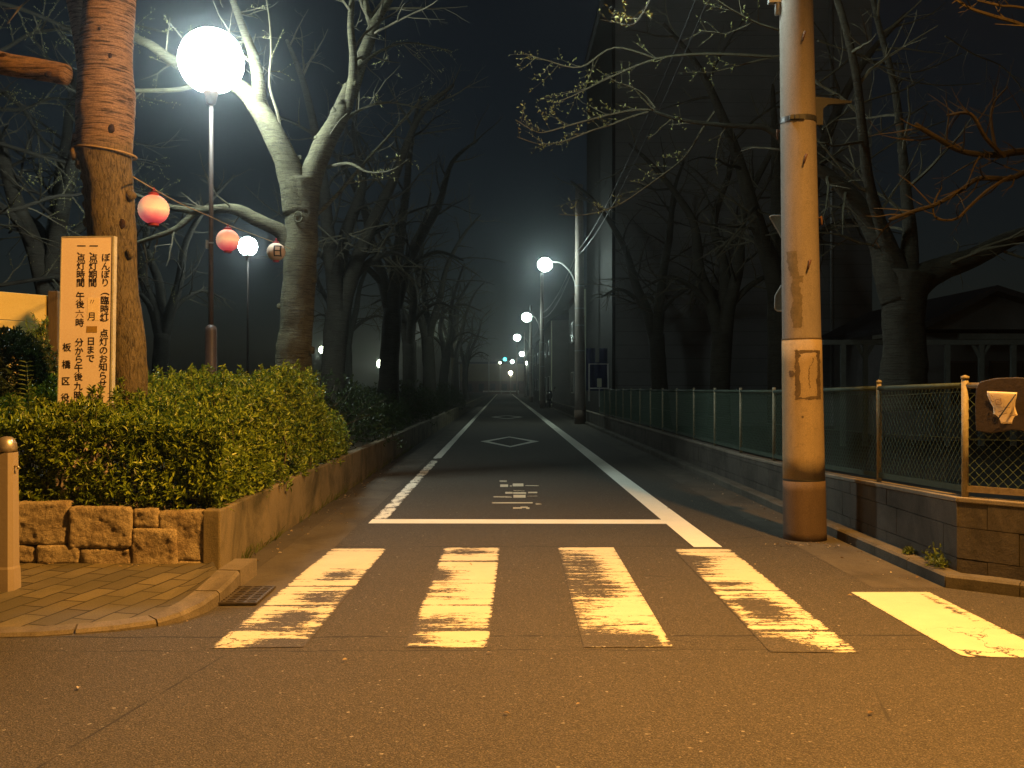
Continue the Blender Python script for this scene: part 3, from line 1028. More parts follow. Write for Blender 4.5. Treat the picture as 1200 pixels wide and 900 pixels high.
# ================================================================ FENCE WALL on the right
fwall = thing('block_wall', 'dark concrete block wall carrying the mesh fence along the lane', 'wall', (RX, 6.47, 0))
def topz(y):
    return np.interp(y, [6.2, 6.47, 9.2, 12, 60], [.585, .574, .495, .455, .45])
CH = Vector((.26, -.33, 0)).normalized()       # chamfered corner direction
def wallpt(s):
    """s < 0 along the chamfer, s >= 0 up the lane."""
    return Vector((RX, 6.47 + s, 0)) if s >= 0 else Vector((RX, 6.47, 0)) + CH * (-s)
mb = MB(); cap = MB()
S = [-2.6, -2.2, -1.8, -1.4, -1.0, -.6, -.2, 0] + [0.4 * i for i in range(1, 140)]
for c in range(3):       # two courses plus foundation strip, running bond with open joints
    h0, h1 = ((0.0, .17), (.175, .375), (.38, None))[c]
    k = 0
    segs = []
    s = -2.6 + (.2 if c % 2 else 0)
    bounds = [-2.6] + [x for x in np.arange(-2.6 + (.2 if c % 2 else .4), -.05, .4)] + [0] + list(np.arange(.2 if c % 2 else .4, 54, .4))
    for a, b in zip(bounds[:-1], bounds[1:]):
        if b - a < .02:
            continue
        pa, pb = wallpt(a + (.0025 if a else 0)), wallpt(b - (.0025 if b else 0))
        ch = (b <= 0)
        nn = Vector((-CH.y, CH.x, 0)) if ch else Vector((1, 0, 0))
        if ch:
            nn = Vector((.785, .618, 0))
        za = h1 if h1 else topz(pa.y) - .035
        zb = h1 if h1 else topz(pb.y) - .035
        j = .004 * mnoise.noise(Vector((a * 7, c * 3.1, 0)))
        pts = [pa + nn * j, pb + nn * j, pb + nn * .12, pa + nn * .12]
        m_ = len(mb.v)
        mb.v += [Vector((p.x, p.y, h0)) for p in pts] + [Vector((p.x, p.y, z)) for p, z in zip(pts, (za, zb, zb, za))]
        mb.f += [(m_, m_ + 1, m_ + 5, m_ + 4), (m_ + 1, m_ + 2, m_ + 6, m_ + 5), (m_ + 2, m_ + 3, m_ + 7, m_ + 6), (m_ + 3, m_, m_ + 4, m_ + 7), (m_ + 4, m_ + 5, m_ + 6, m_ + 7), (m_ + 3, m_ + 2, m_ + 1, m_)]
mb.build('block_courses', M['wall_right'], fwall)
mb = MB()
for a, b in ((-2.6, -.004), (0, 1.4), (1.404, 2.8), (2.804, 5.6), (5.604, 11), (11.004, 25), (25.004, 53.6)):
    pa, pb = wallpt(a), wallpt(b)
    ch = b <= 0
    nn = Vector((.785, .618, 0)) if ch else Vector((1, 0, 0))
    pts = [pa - nn * .006, pb - nn * .006, pb + nn * .128, pa + nn * .128]
    zs = [topz(p.y) for p in (pa, pb, pb, pa)]
    m_ = len(mb.v)
    mb.v += [Vector((p.x, p.y, z - .032)) for p, z in zip(pts, zs)] + [Vector((p.x, p.y, z)) for p, z in zip(pts, zs)]
    mb.f += [(m_, m_ + 1, m_ + 5, m_ + 4), (m_ + 1, m_ + 2, m_ + 6, m_ + 5), (m_ + 2, m_ + 3, m_ + 7, m_ + 6), (m_ + 3, m_, m_ + 4, m_ + 7), (m_ + 4, m_ + 5, m_ + 6, m_ + 7), (m_ + 3, m_ + 2, m_ + 1, m_)]
rounded(mb.build('coping', M['cap'], fwall), .006)

# mesh fence on it
fe = thing('mesh_fence', 'green chain link fence with cream posts on the block wall', 'fence', (RX + .06, 6.47, .5))
FX = RX + .06
post_s = [0.0] + [1.50 + 1.55 * i for i in range(0, 16)]
def ftop(y):
    return float(np.interp(y, [6.47, 8, 11, 26, 40], [1.325, 1.305, 1.265, 1.24, 1.24]))
chain = Vector((.785, .618, 0))
def fpt(s, z):
    p = wallpt(s)
    off = chain * .06 if s < 0 else Vector((.06, 0, 0))
    return Vector((p.x + off.x, p.y + off.y, z))
corner_f = Vector((FX, 6.47 + .02, 0))
for i, s in enumerate(post_s + [-1.35]):
    p = fpt(s, 0) if s else Vector((FX, 6.48, 0))
    zb = topz(p.y); zt = ftop(p.y) + .035
    mb = MB()
    r = .023 if s == 0 else .019
    mb.tube([Vector((p.x, p.y, zb)), Vector((p.x, p.y, zt))], r, 12)
    if s <= 1.5:
        mb.lathe([(r + .004, zt - .005), (r + .004, zt + .012), (.004, zt + .022)], (p.x, p.y, 0), 12)
    mb.build('post', M['fence_post'], fe, True)
spans = [(-1.35, 0)] + [(post_s[i], post_s[i + 1]) for i in range(len(post_s) - 1)]
for (s0, s1) in spans:
    a = fpt(s0, 0) if s0 else Vector((FX, 6.48, 0))
    b = fpt(s1, 0) if s1 else Vector((FX, 6.48, 0))
    za, zb = ftop(a.y) - .012, ftop(b.y) - .012
    ba, bb = topz(a.y) + .065, topz(b.y) + .065
    up = Vector((0, 0, 1))
    mb = MB()
    mb.tube([a + up * za, b + up * zb], .019, 8)
    mb.build('top_rail', M['rail_brown'] if s0 < 0 else M['rail_green'], fe, True)
    d = (b - a).normalized()
    sd = Vector((d.y, -d.x, 0))
    mb = MB()
    m_ = len(mb.v)
    for p, z in ((a, ba), (b, bb)):
        mb.v += [p + up * (z - .03) - sd * .012, p + up * (z + .012) - sd * .012, p + up * (z + .012) + sd * .012, p + up * (z - .03) + sd * .012]
    for q in range(4):
        mb.f.append((q, (q + 1) % 4, 4 + (q + 1) % 4, 4 + q))
    mb.f += [(0, 1, 2, 3), (7, 6, 5, 4)]
    mb.build('bottom_rail', M['rail_brown'] if s0 < 0 else M['rail_green'], fe)
    # chain-link: two sets of diagonal wires, bent at every crossing
    mb = MB()
    L = (b - a).length
    h = min(za - ba, zb - bb) - .02
    pitch = .062 if a.y < 13 else .075
    wr = .0024 if a.y < 13 else .0032
    hv = h
    for sgn in (1, -1):
        n = int((L + hv) / pitch) + 1
        for k in range(n + 1):
            t0 = k * pitch - (hv if sgn > 0 else 0)
            # line x = t0 + sgn*z (for sgn -1: x = t0 - z)
            z0, z1 = 0.0, hv
            xs = lambda z: t0 + z if sgn > 0 else t0 - z
            zz0, zz1 = z0, z1
            if sgn > 0:
                zz0 = max(z0, -t0); zz1 = min(z1, L - t0)
            else:
                zz0 = max(z0, t0 - L); zz1 = min(z1, t0)
            if zz1 - zz0 < .02:
                continue
            pts = []
            for q in (zz0, zz1):
                x = xs(q)
                base = ba + (bb - ba) * x / L
                pts.append(a + d * x + up * (base + q + .01) + sd * (.003 * sgn))
            mb.tube(pts, wr, 3, False)
    # two straining wires
    for q in (.5, .97):
        mb.tube([a + up * (ba + hv * q), b + up * (bb + hv * q)], wr * 1.2, 3, False)
    mb.build('chain_link_mesh', M['fence_wire'], fe)

# weeds at the foot of the block wall
for nm, (x, y, z) in enumerate([tuple(G(1100, 664, .085)), tuple(G(1066, 650, .085))]):
    wd = thing('weed', ['leafy weed tuft growing between kerb and wall corner', 'tiny weed sprig between kerb and block wall, smaller of the two'][nm], 'weed', (x, y, z))
    C = []; O = []
    rr = np.random.default_rng(nm)
    n = (60, 26)[nm]; sc = (.07, .028)[nm]
    for k in range(n):
        C.append((x + rr.normal(0, sc * .5), y + rr.normal(0, sc), z + abs(rr.normal(0, sc * .7)))); O.append((rr.normal(), rr.normal(), 1))
    O = np.array(O); O /= np.linalg.norm(O, axis=1, keepdims=True)
    rosettes('leaf_tuft', M['weed'], C, O, rr, wd, 4, (.02, .045), .35)

# brown pad with a curled paper on the chamfered fence
pc = fpt(-.30, 0)
nn = Vector((-.785, -.618, 0))
PD = thing('padded_notice', 'dark brown pad with a curled white paper tied to the corner fence', 'notice', (pc.x, pc.y, 1.1))
def onf(px, py, off):
    """point on the plane of the chamfered fence, off metres in front."""
    o = fpt(-.1, 0) + nn * off
    d = Vector(((px - VX) / F, 1, -(py - VY) / F))
    t = (o.x * nn.x + o.y * nn.y) / (d.x * nn.x + d.y * nn.y)
    return Vector((d.x * t, d.y * t, H + d.z * t))
outl = [(1147, 505), (1146, 480), (1147, 455), (1152, 447), (1170, 443), (1195, 442), (1225, 444), (1236, 452), (1237, 480), (1234, 502), (1215, 507), (1190, 504), (1165, 508)]
outl = outl[::-1]
mb = MB()
mb.slab([onf(x, y, .035) for x, y in outl], nn * .018)
o = rounded(mb.build('pad', M['pad'], PD), .008, 3)
mb = MB()
NU, NV = 10, 16
for j in range(NV + 1):
    v = j / NV
    y = 458.5 + (496 - 458.5) * v
    l = np.interp(v, [0, .12, .35, .5, .62, .85, 1], [1159, 1159, 1163, 1166, 1166.5, 1165.5, 1165])
    r = np.interp(v, [0, .15, .3, .45, .6, .75, .88, 1], [1194.5, 1194, 1192.5, 1192, 1193.5, 1196, 1198, 1199])
    for i in range(NU + 1):
        u = i / NU
        mb.v.append(onf(l + (r - l) * u, y + 1.5 * u, .062 + .010 * math.cos(v * math.pi) - .003 * math.cos(u * 6.28)))
for j in range(NV):
    for i in range(NU):
        q = j * (NU + 1) + i
        mb.f.append((q, q + NU + 1, q + NU + 2, q + 1))
pp_ = mb.build('paper', M['patch_white'], PD, True)
so = pp_.modifiers.new('thick', 'SOLIDIFY'); so.thickness = .002
mb = MB()
mb.tube([onf(1193, 462, .082), onf(1180, 480, .084), onf(1168, 497, .078)], [.0045, .004, .0045], 6)
mb.build('cord', M['black'], PD, True)
mb = MB()
for (x0, y0, x1, y1) in [(1169, 468, 1170, 474), (1170, 468, 1175, 469), (1175, 467, 1176, 474), (1171, 471, 1174, 471.5), (1170, 474, 1176, 474), (1163, 469, 1167, 471), (1164, 463, 1166, 465), (1172, 483, 1178, 481), (1173, 487, 1183, 484), (1185, 488, 1194, 486), (1178, 477, 1186, 478)]:
    mb.tube([onf(x0, y0, .080), onf(x1, y1, .080)], .0022, 4)
mb.build('scribble', M['ink_faded'], PD)

# ================================================================ NOTICE BOARD
YB = 7.62
c0 = P(101, 484, YB)
NB = thing('notice_board', 'tall white wooden notice board with vertical Japanese lettering in the hedge', 'notice board', (c0.x, YB, .4))
tl, tr = P(75, 279, YB), P(133.5, 278, YB)
bl_, br = P(70, 500, YB), P(130.5, 500, YB)
lo = .42
bl2 = tl + (bl_ - tl) * ((tl.z - lo) / (tl.z - bl_.z)); br2 = tr + (br - tr) * ((tr.z - lo) / (tr.z - br.z))
mb = MB().slab([bl2, br2, tr, tl], (0, .018, 0))
mb.build('panel', M['board'], NB)
mb = MB()
wv = Vector((.013, 0, 0))
mb.slab([br2 + Vector((.001, -.006, 0)), br2 + wv + Vector((.001, -.006, 0)), tr + wv + Vector((.001, -.006, .006)), tr + Vector((.001, -.006, .006))], (0, .06, 0))
mb.slab([bl2 - wv * .5 - Vector((.001, .004, 0)), bl2 - Vector((.001, .004, 0)), tl + Vector((-.001, -.004, .005)), tl - wv * .5 + Vector((-.001, -.004, .005))], (0, .05, 0))
mb.slab([tl + Vector((0, -.004, .001)), tr + Vector((0, -.004, .001)), tr + Vector((0, -.004, .007)), tl + Vector((0, -.004, .007))], (0, .05, 0))
mb.build('frame', M['board_edge'], NB)
mb = MB()
for t in (.2, .8):
    q = bl2.lerp(br2, t)
    q2 = tl.lerp(tr, t)
    mb.slab([q + Vector((-.02, .0185, -.3)), q + Vector((.02, .0185, -.3)), q2 + Vector((.02, .0185, -.1)), q2 + Vector((-.02, .0185, -.1))], (0, .04, 0))
mb.build('back_batten', M['wood_post'], NB)


def slanted(px0, py0, px1, py1, off, mat, name, parent):
    pts = [P(px0, py1, YB), P(px1, py1, YB), P(px1 + .3, py0, YB), P(px0 + .3, py0, YB)]
    mb = MB().slab([p + Vector((0, -off, 0)) for p in pts], (0, off - .0003, 0))
    return mb.build(name, mat, parent)


slanted(104, 349.5, 117.5, 376, .0012, M['patch_white'], 'pasted_slip', NB)
slanted(103, 382.5, 115.3, 390, .0016, M['patch_brown'], 'tape_patch', NB)


def glyphs(items, name, mat, parent, Y, depth=.0015, bold=.0, yoff=0.0):
    """items: (char, px, py, em in px, rotated?) centred on the em box -> one lettering mesh standing on the plane y = Y."""
    mb = MB()
    dg = bpy.context.evaluated_depsgraph_get
    for ch, px, py, em, rot in items:
        cu = bpy.data.curves.new('glyph', 'FONT')
        cu.body = ch
        cu.align_x = 'LEFT'
        cu.size = 1.0
        cu.extrude = 0
        ob = bpy.data.objects.new('glyph', cu)
        COL.objects.link(ob)
        bpy.context.view_layer.update()
        me = bpy.data.meshes.new_from_object(ob.evaluated_get(dg()))
        s = em * Y / F
        c = P(px, py, Y)
        for k_, (ox, oy) in enumerate(((-.02, 0), (.02, 0), (0, .018), (0, -.018)) if bold else ((0, 0),)):
            b = len(mb.v)
            for v in me.vertices:
                x, y = v.co.x - .5, v.co.y - .38
                if rot:
                    x, y = y, -x
                mb.v.append(Vector((c.x + (x + ox) * s, Y - depth - .0002 * k_, c.z + (y + oy) * s)))
            for p in me.polygons:
                mb.f.append(tuple(b + i for i in p.vertices))
        bpy.data.objects.remove(ob)
        bpy.data.curves.remove(cu)
        bpy.data.meshes.remove(me)
    return mb.build(name, mat, parent)


k = .2664
def zc(items, x0, x1, y0, y1):
    """column: zoomed picture coordinates to photo pixels, the column leaning with the board."""
    out = []
    for ch, y, em, rot in items:
        x = x0 + (x1 - x0) * (y - y0) / (y1 - y0)
        out.append((ch, 50 + k * x, 260 + k * y, em, rot))
    return out


E = 10.4
col1 = zc([(c, y, E, c in '（）') for c, y in zip('ぼんぽり', (158, 196, 232, 268))] + [('（', 306, E, True)] + [(c, y, E, False) for c, y in zip('臨時灯', (346, 384, 420))] + [('）', 446, E, True)] + [(c, y, E, False) for c, y in zip('点灯のおしらせ'.replace('し', '知'), (490, 527, 565, 602, 638, 676, 711))], 284, 271, 158, 711)
col2 = zc([('一', 108, E, False), ('、', 130, E, False)] + [(c, y, E, False) for c, y in zip('点灯期間', (160, 196, 233, 269))] + [('月', 416, E, False)] + [(c, y, E, False) for c, y in zip('日まで', (525, 562, 600))], 231, 217, 108, 600)
col3 = zc([('一', 108, E, False), ('、', 130, E, False)] + [(c, y, E, False) for c, y in zip('点灯時間', (160, 196, 233, 269))] + [(c, y, E, False) for c, y in zip('午後時', (327, 362, 444))] + [(c, y, E, False) for c, y in zip('分から午後時', (530, 568, 604, 642, 680, 762))] + [('九', 722, E, False)], 177, 163, 108, 762)
col4 = zc([(c, y, E, False) for c, y in zip('板橋区役所', (552, 627, 700, 772, 842))], 114, 105, 552, 842)
for col_ in (col1, col2, col3, col4):
    glyphs(col_, 'lettering', M['ink'], NB, YB, .0016, True)
glyphs(zc([('六', 405, E, False)], 170, 170, 400, 410), 'handwritten_numeral', M['ink_faded'], NB, YB, .0018, False)
glyphs(zc([('〃', 352, 9.5, False)], 224, 224, 350, 352), 'handwritten_mark', M['ink_faded'], NB, YB, .0018, False)

# ================================================================ PARK LAMPS
def park_lamp(px_g, py_g, Y, zbase, label, r=.29, gm='globe', base_h=None, first=True, box=True):
    c = P(px_g, py_g, Y)
    t = thing('park_lamp', label, 'park lamp', (c.x, Y, zbase), 'park globe lamps')
    bh = base_h or 1.0
    mb = MB().lathe([(.11, zbase), (.11, zbase + .05), (.08, zbase + .08), (.078, zbase + bh), (.07, zbase + bh + .05), (.034, zbase + bh + .08)], (c.x, Y, 0), 16)
    mb.build('base_section', M['steel_dark'], t, True)
    MB().tube([Vector((c.x, Y, zbase + bh + .06)), Vector((c.x, Y, c.z - r * .95))], [.034, .026], 12).build('pole', M['steel_dark'], t, True)
    MB().lathe([(.03, c.z - r - .16), (.06, c.z - r - .14), (.085, c.z - r - .02), (.12, c.z - r * .93), (.11, c.z - r * .86)], (c.x, Y, 0), 18).build('globe_collar', M['steel_dark'], t, True)
    MB().sphere(c, r, 20, 12).build('globe', M[gm], t, True)
    if box:
        mb = MB().box((c.x - .055, Y - .05, P(0, 292, Y).z), (c.x - .034, Y + .03, P(0, 282, Y).z))
        mb.box((c.x - .04, Y - .04, P(0, 286, Y).z), (c.x + .04, Y - .02, P(0, 284.5, Y).z))
        mb.build('switch_box', M['steel'], t)
    return t


park_lamp(248, 72, 12.9, .36, 'tall globe lamp blazing in front of the forked grey cherry tree', .42, base_h=P(0, 388, 12.9).z - .36)
park_lamp(291, 289, 30.0, .36, 'globe lamp shining just beside the second pink lantern', .29, 'globe_mid', box=False)
park_lamp(501, 382, 62, .36, 'park lamp glowing yellowish deep among the trunks, highest of the far ones', .36, 'globe_far', box=False)
park_lamp(447, 426, 88, .36, 'low distant park lamp above the dark bushes', .40, 'globe_far', box=False)
park_lamp(378, 410, 80, .36, 'tiny far park lamp seen beside the trunk of the forked tree', .28, 'globe_far', box=False)

# ================================================================ LANTERN STRING
wire_px = [(157, 208, 8.05), (181, 222, 8.9), (212, 239, 10.0), (250, 255.5, 11.0), (268, 264, 11.6), (300, 276, 12.6), (324, 285, 13.2), (341, 292, 13.40)]
wp, wr_ = cr_resample([P(*q) for q in wire_px], [.006] * len(wire_px), 5)
wo = MB().tube(wp, .006, 5).build('lantern_wire', M['rope'], None, True, origin=wp[0])
tag(wo, 'twisted lantern wire strung from the reddish trunk to the forked tree', 'wire')


def lantern(px, py, Y, rpx, label, lit=True, hang=.05, glyph=None):
    c = P(px, py, Y)
    r = rpx * Y / F
    t = thing('paper_lantern', label, 'paper lantern', (c.x, Y, c.z), 'paper lanterns on the wire')
    prof = []
    n = 26
    for i in range(n + 1):
        a = -math.pi / 2 * .86 + math.pi * .86 * i / n
        rib = 1 + (.012 if i % 2 else -.012)
        prof.append((r * math.cos(a) * rib, r * .98 * math.sin(a)))
    MB().lathe(prof, c, 24).build('paper_shade', M['lantern'] if lit else M['lantern_plain'], t, True)
    zc_ = prof[-1][1]
    mb = MB().lathe([(r * .34, zc_ - .006), (r * .34, zc_ + .016), (r * .30, zc_ + .02)], c, 18)
    mb.build('top_cap', M['lantern_cap'], t)
    MB().lathe([(r * .30, -zc_ - .02), (r * .34, -zc_ - .016), (r * .34, -zc_ + .006)], c, 18).build('bottom_cap', M['lantern_cap'], t)
    mb = MB()
    mb.tube([c + Vector((-r * .2, 0, zc_ + .018)), c + Vector((0, 0, zc_ + hang)), c + Vector((r * .2, 0, zc_ + .018))], .003, 5)
    mb.lathe([(.012, zc_ + hang - .02), (.014, zc_ + hang), (.008, zc_ + hang + .015)], c, 10)
    mb.build('hanger', M['lantern_cap'], t)
    return t, c, r


lantern(181, 246, 8.9, 17.6, 'large pink paper lantern glowing beside the reddish trunk', True, .055)
lantern(267.5, 282, 11.6, 13.3, 'pink paper lantern hanging behind the lamp post, half in glare', True, .05)
lt, lc, lr = lantern(324, 295.5, 13.0, 10.8, 'unlit cream paper lantern with a dark character, touching the forked tree', False, .05)
# a brushed character wrapped on the shade
mb = MB()
def onl(u, v):
    x = u * lr; z = v * lr
    y = -math.sqrt(max(0, 1.03 * lr * lr - x * x - z * z))
    return lc + Vector((x, y - .003, z))
for (u0, v0, u1, v1) in [(-.05, -.55, .10, .6), (.58, -.55, .72, .6), (-.05, .48, .72, .6), (-.05, -.05, .72, .08), (-.05, -.58, .72, -.45)]:
    n = 6
    for i in range(n):
        for j in range(n):
            q = [(u0 + (u1 - u0) * (i + a) / n, v0 + (v1 - v0) * (j + b) / n) for a, b in ((0, 0), (1, 0), (1, 1), (0, 1))]
            mb.quad(*[onl(*p) for p in q])
mb.build('lettering', M['ink'], lt)

# ================================================================ UTILITY POLES AND STREET LAMPS
def lamp_head(base, arm_dir, reach, rise, parent, z_att, r=.21):
    """curved arm, hood and glowing bowl; returns lamp centre."""
    a = Vector((base.x, base.y, z_att))
    d = arm_dir
    pts = [a - Vector((0, 0, .55)) + d * .0, a, a + d * .12 + Vector((0, 0, rise * .45)), a + d * reach * .45 + Vector((0, 0, rise * .92)), a + d * reach * .8 + Vector((0, 0, rise)), a + d * (reach) + Vector((0, 0, rise))]
    pts, rr = cr_resample(pts, [.024] * len(pts), 5)
    MB().tube(pts, .024, 8).build('lamp_arm', M['steel'], parent, True)
    e = pts[-1]
    MB().lathe([(.02, .10), (.10, .09), (.17, .02), (.19, -.05), (.17, -.055)], e + d * .05, 18).build('lamp_hood', M['steel'], parent, True)
    b = MB().sphere(e + d * .05 + Vector((0, 0, -.10)), r, 16, 10, .92).build('lamp_bowl', M['bulb'] if r < .28 else M['bulb_far'], parent, True)
    return e


def step_bolt(z, ang, path, rad, parent, mat):
    c = path(z); r = rad(z)
    d = Vector((math.sin(ang), -math.cos(ang), 0))
    p0 = c + d * (r - .01)
    mb = MB()
    p1 = c + d * (r + .028)
    mb.tube([p0, p1], .008, 8)
    side = Vector((d.y * -1, d.x, 0))
    mb.tube([p1 - d * .004 + side * .004 + Vector((0, 0, .012)), p1 + Vector((0, 0, -.02)) - side * .006, p1 + Vector((0, 0, -.065)) - side * .02], [.012, .010, .008], 6)
    mb.build('step_bolt', mat, parent, True)


Y1 = 8.4
UP = thing('utility_pole', 'thick concrete utility pole with tan wrap and dark base beside the crosswalk', 'utility pole', (2.585, Y1, 0), 'utility poles along the lane')
def pole_c(z):
    return Vector((2.585 - .0152 * z, Y1, z))
def pole_r(z):
    return .1755 - .0078 * z
zs = [0, .4, 1.0, 2, 3, 4, 5, 6, 7, 8, 9]
MB().tube([pole_c(z) for z in zs], [pole_r(z) for z in zs], 40).build('shaft', M['pole'], UP, True)
def band(z0, z1, dr, mat, name):
    n = 6
    zz = [z0 + (z1 - z0) * i / n for i in range(n + 1)]
    return MB().tube([pole_c(z) for z in zz], [pole_r(z) + dr for z in zz], 40).build(name, mat, UP, True)
band(-.02, .512, .006, M['pole_base'], 'base_collar')
band(.518, 1.712, .004, M['pole_wrap'], 'wrap_sheet')
band(.506, .520, .0065, M['black'], 'collar_seam')
band(1.706, 1.720, .005, M['glue'], 'wrap_seam')


def decal(mask, z0, z1, x0, x1, dr, mat, name, cell=.0045):
    """grime with a shape of its own, laid on the round face: cells where mask(px-like x in -1..1, z) holds."""
    mb = MB()
    nz = int((z1 - z0) / cell)
    a0, a1 = math.asin(x0), math.asin(x1)
    na = int((a1 - a0) * .17 / cell)
    for j in range(nz):
        z = z0 + (z1 - z0) * (j + .5) / nz
        for i in range(na):
            a = a0 + (a1 - a0) * (i + .5) / na
            if mask(math.sin(a), z):
                qs = []
                for da, dz in ((-.5, -.5), (.5, -.5), (.5, .5), (-.5, .5)):
                    aa = a + da * (a1 - a0) / na; zz = z + dz * (z1 - z0) / nz
                    c = pole_c(zz); r = pole_r(zz) + dr
                    qs.append(c + Vector((math.sin(aa) * r, -math.cos(aa) * r, 0)))
                mb.quad(*qs)
    return mb.build(name, mat, UP)


def zpx(py):
    return H - (py - VY) * Y1 / F
def nz2(x, z, f, s=0):
    return mnoise.fractal(Vector((x * .17 * f, z * f, s)), 1.0, 2.0, 5)
def m_frame(x, z):
    l, r, t, b = -.60, .68, zpx(411), zpx(468)
    n = nz2(x, z, 26)
    if not (l - .06 < x < r + .06 and b - .03 < z < t + .03):
        return False
    dx = min(x - l, r - x) * .165; dz = min(z - b, t - z)
    d = min(dx, dz)
    wdt = .030 if dz < dx else .034
    return .008 * n < d < wdt * (.75 if dz < dx else 1.0) + .022 * nz2(x, z, 9, 3)
decal(m_frame, zpx(474), zpx(406), -.7, .8, .0052, M['glue'], 'poster_residue')
spots = [lambda x, z: ((x + .72) / .12) ** 2 + ((z - zpx(438)) / .03) ** 2 < 1 + nz2(x, z, 40),
         lambda x, z: ((x + .3) / .05) ** 2 + ((z - zpx(488)) / .012) ** 2 < 1,
         lambda x, z: abs(x - .05 - .3 * nz2(.1, z, 8)) < .02 and zpx(455) < z < zpx(420)]
for sp in spots:
    decal(sp, zpx(492), zpx(415), -.88, .3, .0055, M['glue'], 'glue_spot')
def m_up(x, z):
    cx = -.72 + .25 * (zpx(300) - z) / .35 if z > zpx(325) else -.45
    wd = .22 if z > zpx(325) else .30
    return abs(x - cx) < wd * (1 + .8 * nz2(x, z, 7, 2)) * .75 and nz2(x, z, 5, 7) > -.25
decal(m_up, zpx(385), zpx(296), -.93, .0, .0012, M['stain'], 'old_stain')
for py, ang in ((45, .10), (187, .05), (309, .14), (255, 1.45), (150, -2.0)):
    step_bolt(zpx(py), ang, pole_c, pole_r, UP, M['rust'])
# strap band with buckle and a tapered bracket
zb = zpx(141)
MB().tube([pole_c(zb - .022), pole_c(zb + .022)], pole_r(zb) + .005, 40).build('strap_band', M['cable'], UP)
mb = MB()
for a in (-.62, -.35, -.1):
    c = pole_c(zb) + Vector((math.sin(a), -math.cos(a), 0)) * (pole_r(zb) + .012)
    mb.box((c.x - .018, c.y - .012, zb - .02 - .012 * (a + .35)), (c.x + .022, c.y + .012, zb + .014 - .012 * (a + .35)))
mb.build('strap_buckle', M['cable'], UP)
bx = pole_c(zb).x + pole_r(zb)
mb = MB()
mb.slab([P(958, 145, Y1), P(966, 145, Y1), P(966, 126, Y1), P(972, 121, Y1), P(1000, 119, Y1), P(1000, 117, Y1), P(975, 113.5, Y1), P(957, 112, Y1)], (0, .04, 0))
mb.build('bracket', M['cable'], UP)
lamp_e = lamp_head(pole_c(5.0) - Vector((pole_r(5) + .02, 0, 0)), Vector((-1, 0, 0)), 1.02, .66, UP, 5.05)
# small upper fitting at the pole's shoulder
MB().box((pole_c(4.6).x - .24, Y1 - .03, 4.60), (pole_c(4.6).x - pole_r(4.6) + .01, Y1 + .03, 4.63)).build('cable_clamp', M['steel'], UP)

# traffic signs hung on the far side of the pole, seen from behind
def sign_plate(name, label, outline, Yp, tz, bracket_z):
    cx = sum(p.x for p in outline) / len(outline)
    t = thing(name, label, 'traffic sign', (cx, Yp, bracket_z))
    o = MB().slab(outline, (0, .004, 0)).build('plate', M['sign_back'], t)
    mb = MB()
    n = len(outline)
    for i in range(n):
        mb.tube([outline[i] + Vector((0, .002, 0)), outline[(i + 1) % n] + Vector((0, .002, 0))], .007, 6)
    mb.build('rim', M['steel'], t)
    mb = MB().box((cx - .10, Yp - .03, bracket_z - .015), (cx + .10, Yp - .001, bracket_z + .015))
    mb.build('rail', M['steel'], t)
    return t


Ys = Y1 + .22
a, b, c = P(903, 252, Ys), P(958, 252, Ys), P(930.5, 300, Ys)
tri = [a + Vector((.012, 0, 0)), a + Vector((0, 0, -.012)), c + Vector((-.012, 0, .012)), c + Vector((.012, 0, .012)), b + Vector((0, 0, -.012)), b - Vector((.012, 0, 0))]
sign_plate('stop_sign', 'back of an inverted triangle traffic sign behind the thick concrete pole', tri, Ys, 0, P(0, 268, Ys).z)
tri2 = [P(911.5, 364, Ys), P(909, 361, Ys), P(909.5, 346, Ys), P(917, 334, Ys), P(935, 331, Ys), P(953, 334, Ys), P(958, 348, Ys), P(957, 364, Ys)]
sign_plate('warning_sign', 'back of a clipped traffic plate low on the thick pole, under the triangle', tri2, Ys, 0, P(0, 350, Ys).z)

# farther poles
def far_pole(x, Y, label, r0=.155, lampz=5.66, lampx=None, top=8.5, lamp=True):
    t = thing('utility_pole', label, 'utility pole', (x, Y, 0), 'utility poles along the lane')
    zs = [0, 1, 2, 3, 4, 5, 6, 7, top]
    MB().tube([Vector((x - .004 * z, Y, z)) for z in zs], [r0 - .0075 * z for z in zs], 20).build('shaft', M['pole'], t, True)
    MB().tube([Vector((x, Y, -.02)), Vector((x, Y, .5))], r0 + .008, 20).build('base_collar', M['pole_base'], t, True)
    for z in (2.6, 3.5, 4.1, 4.9):
        MB().tube([Vector((x - .004 * z, Y, z - .02)), Vector((x - .004 * z, Y, z + .02))], r0 - .0075 * z + .006, 20).build('strap_band', M['steel'], t)
    for z, a in ((2.2, .4), (3.0, -1.2), (3.8, .5), (4.6, -1.3)):
        d = Vector((math.sin(a), -math.cos(a), 0))
        c = Vector((x, Y, z)) + d * (r0 - .0075 * z - .01)
        MB().tube([c, c + d * .15], .008, 6).build('step_bolt', M['rust'], t)
    if lamp:
        lamp_head(Vector((x - r0 * .75 - .02, Y, 0)), Vector((-1, 0, 0)), (x - .13) - lampx - .05, lampz - 4.9 + .1, t, 4.9, .26 if Y < 50 else .31)
    return t


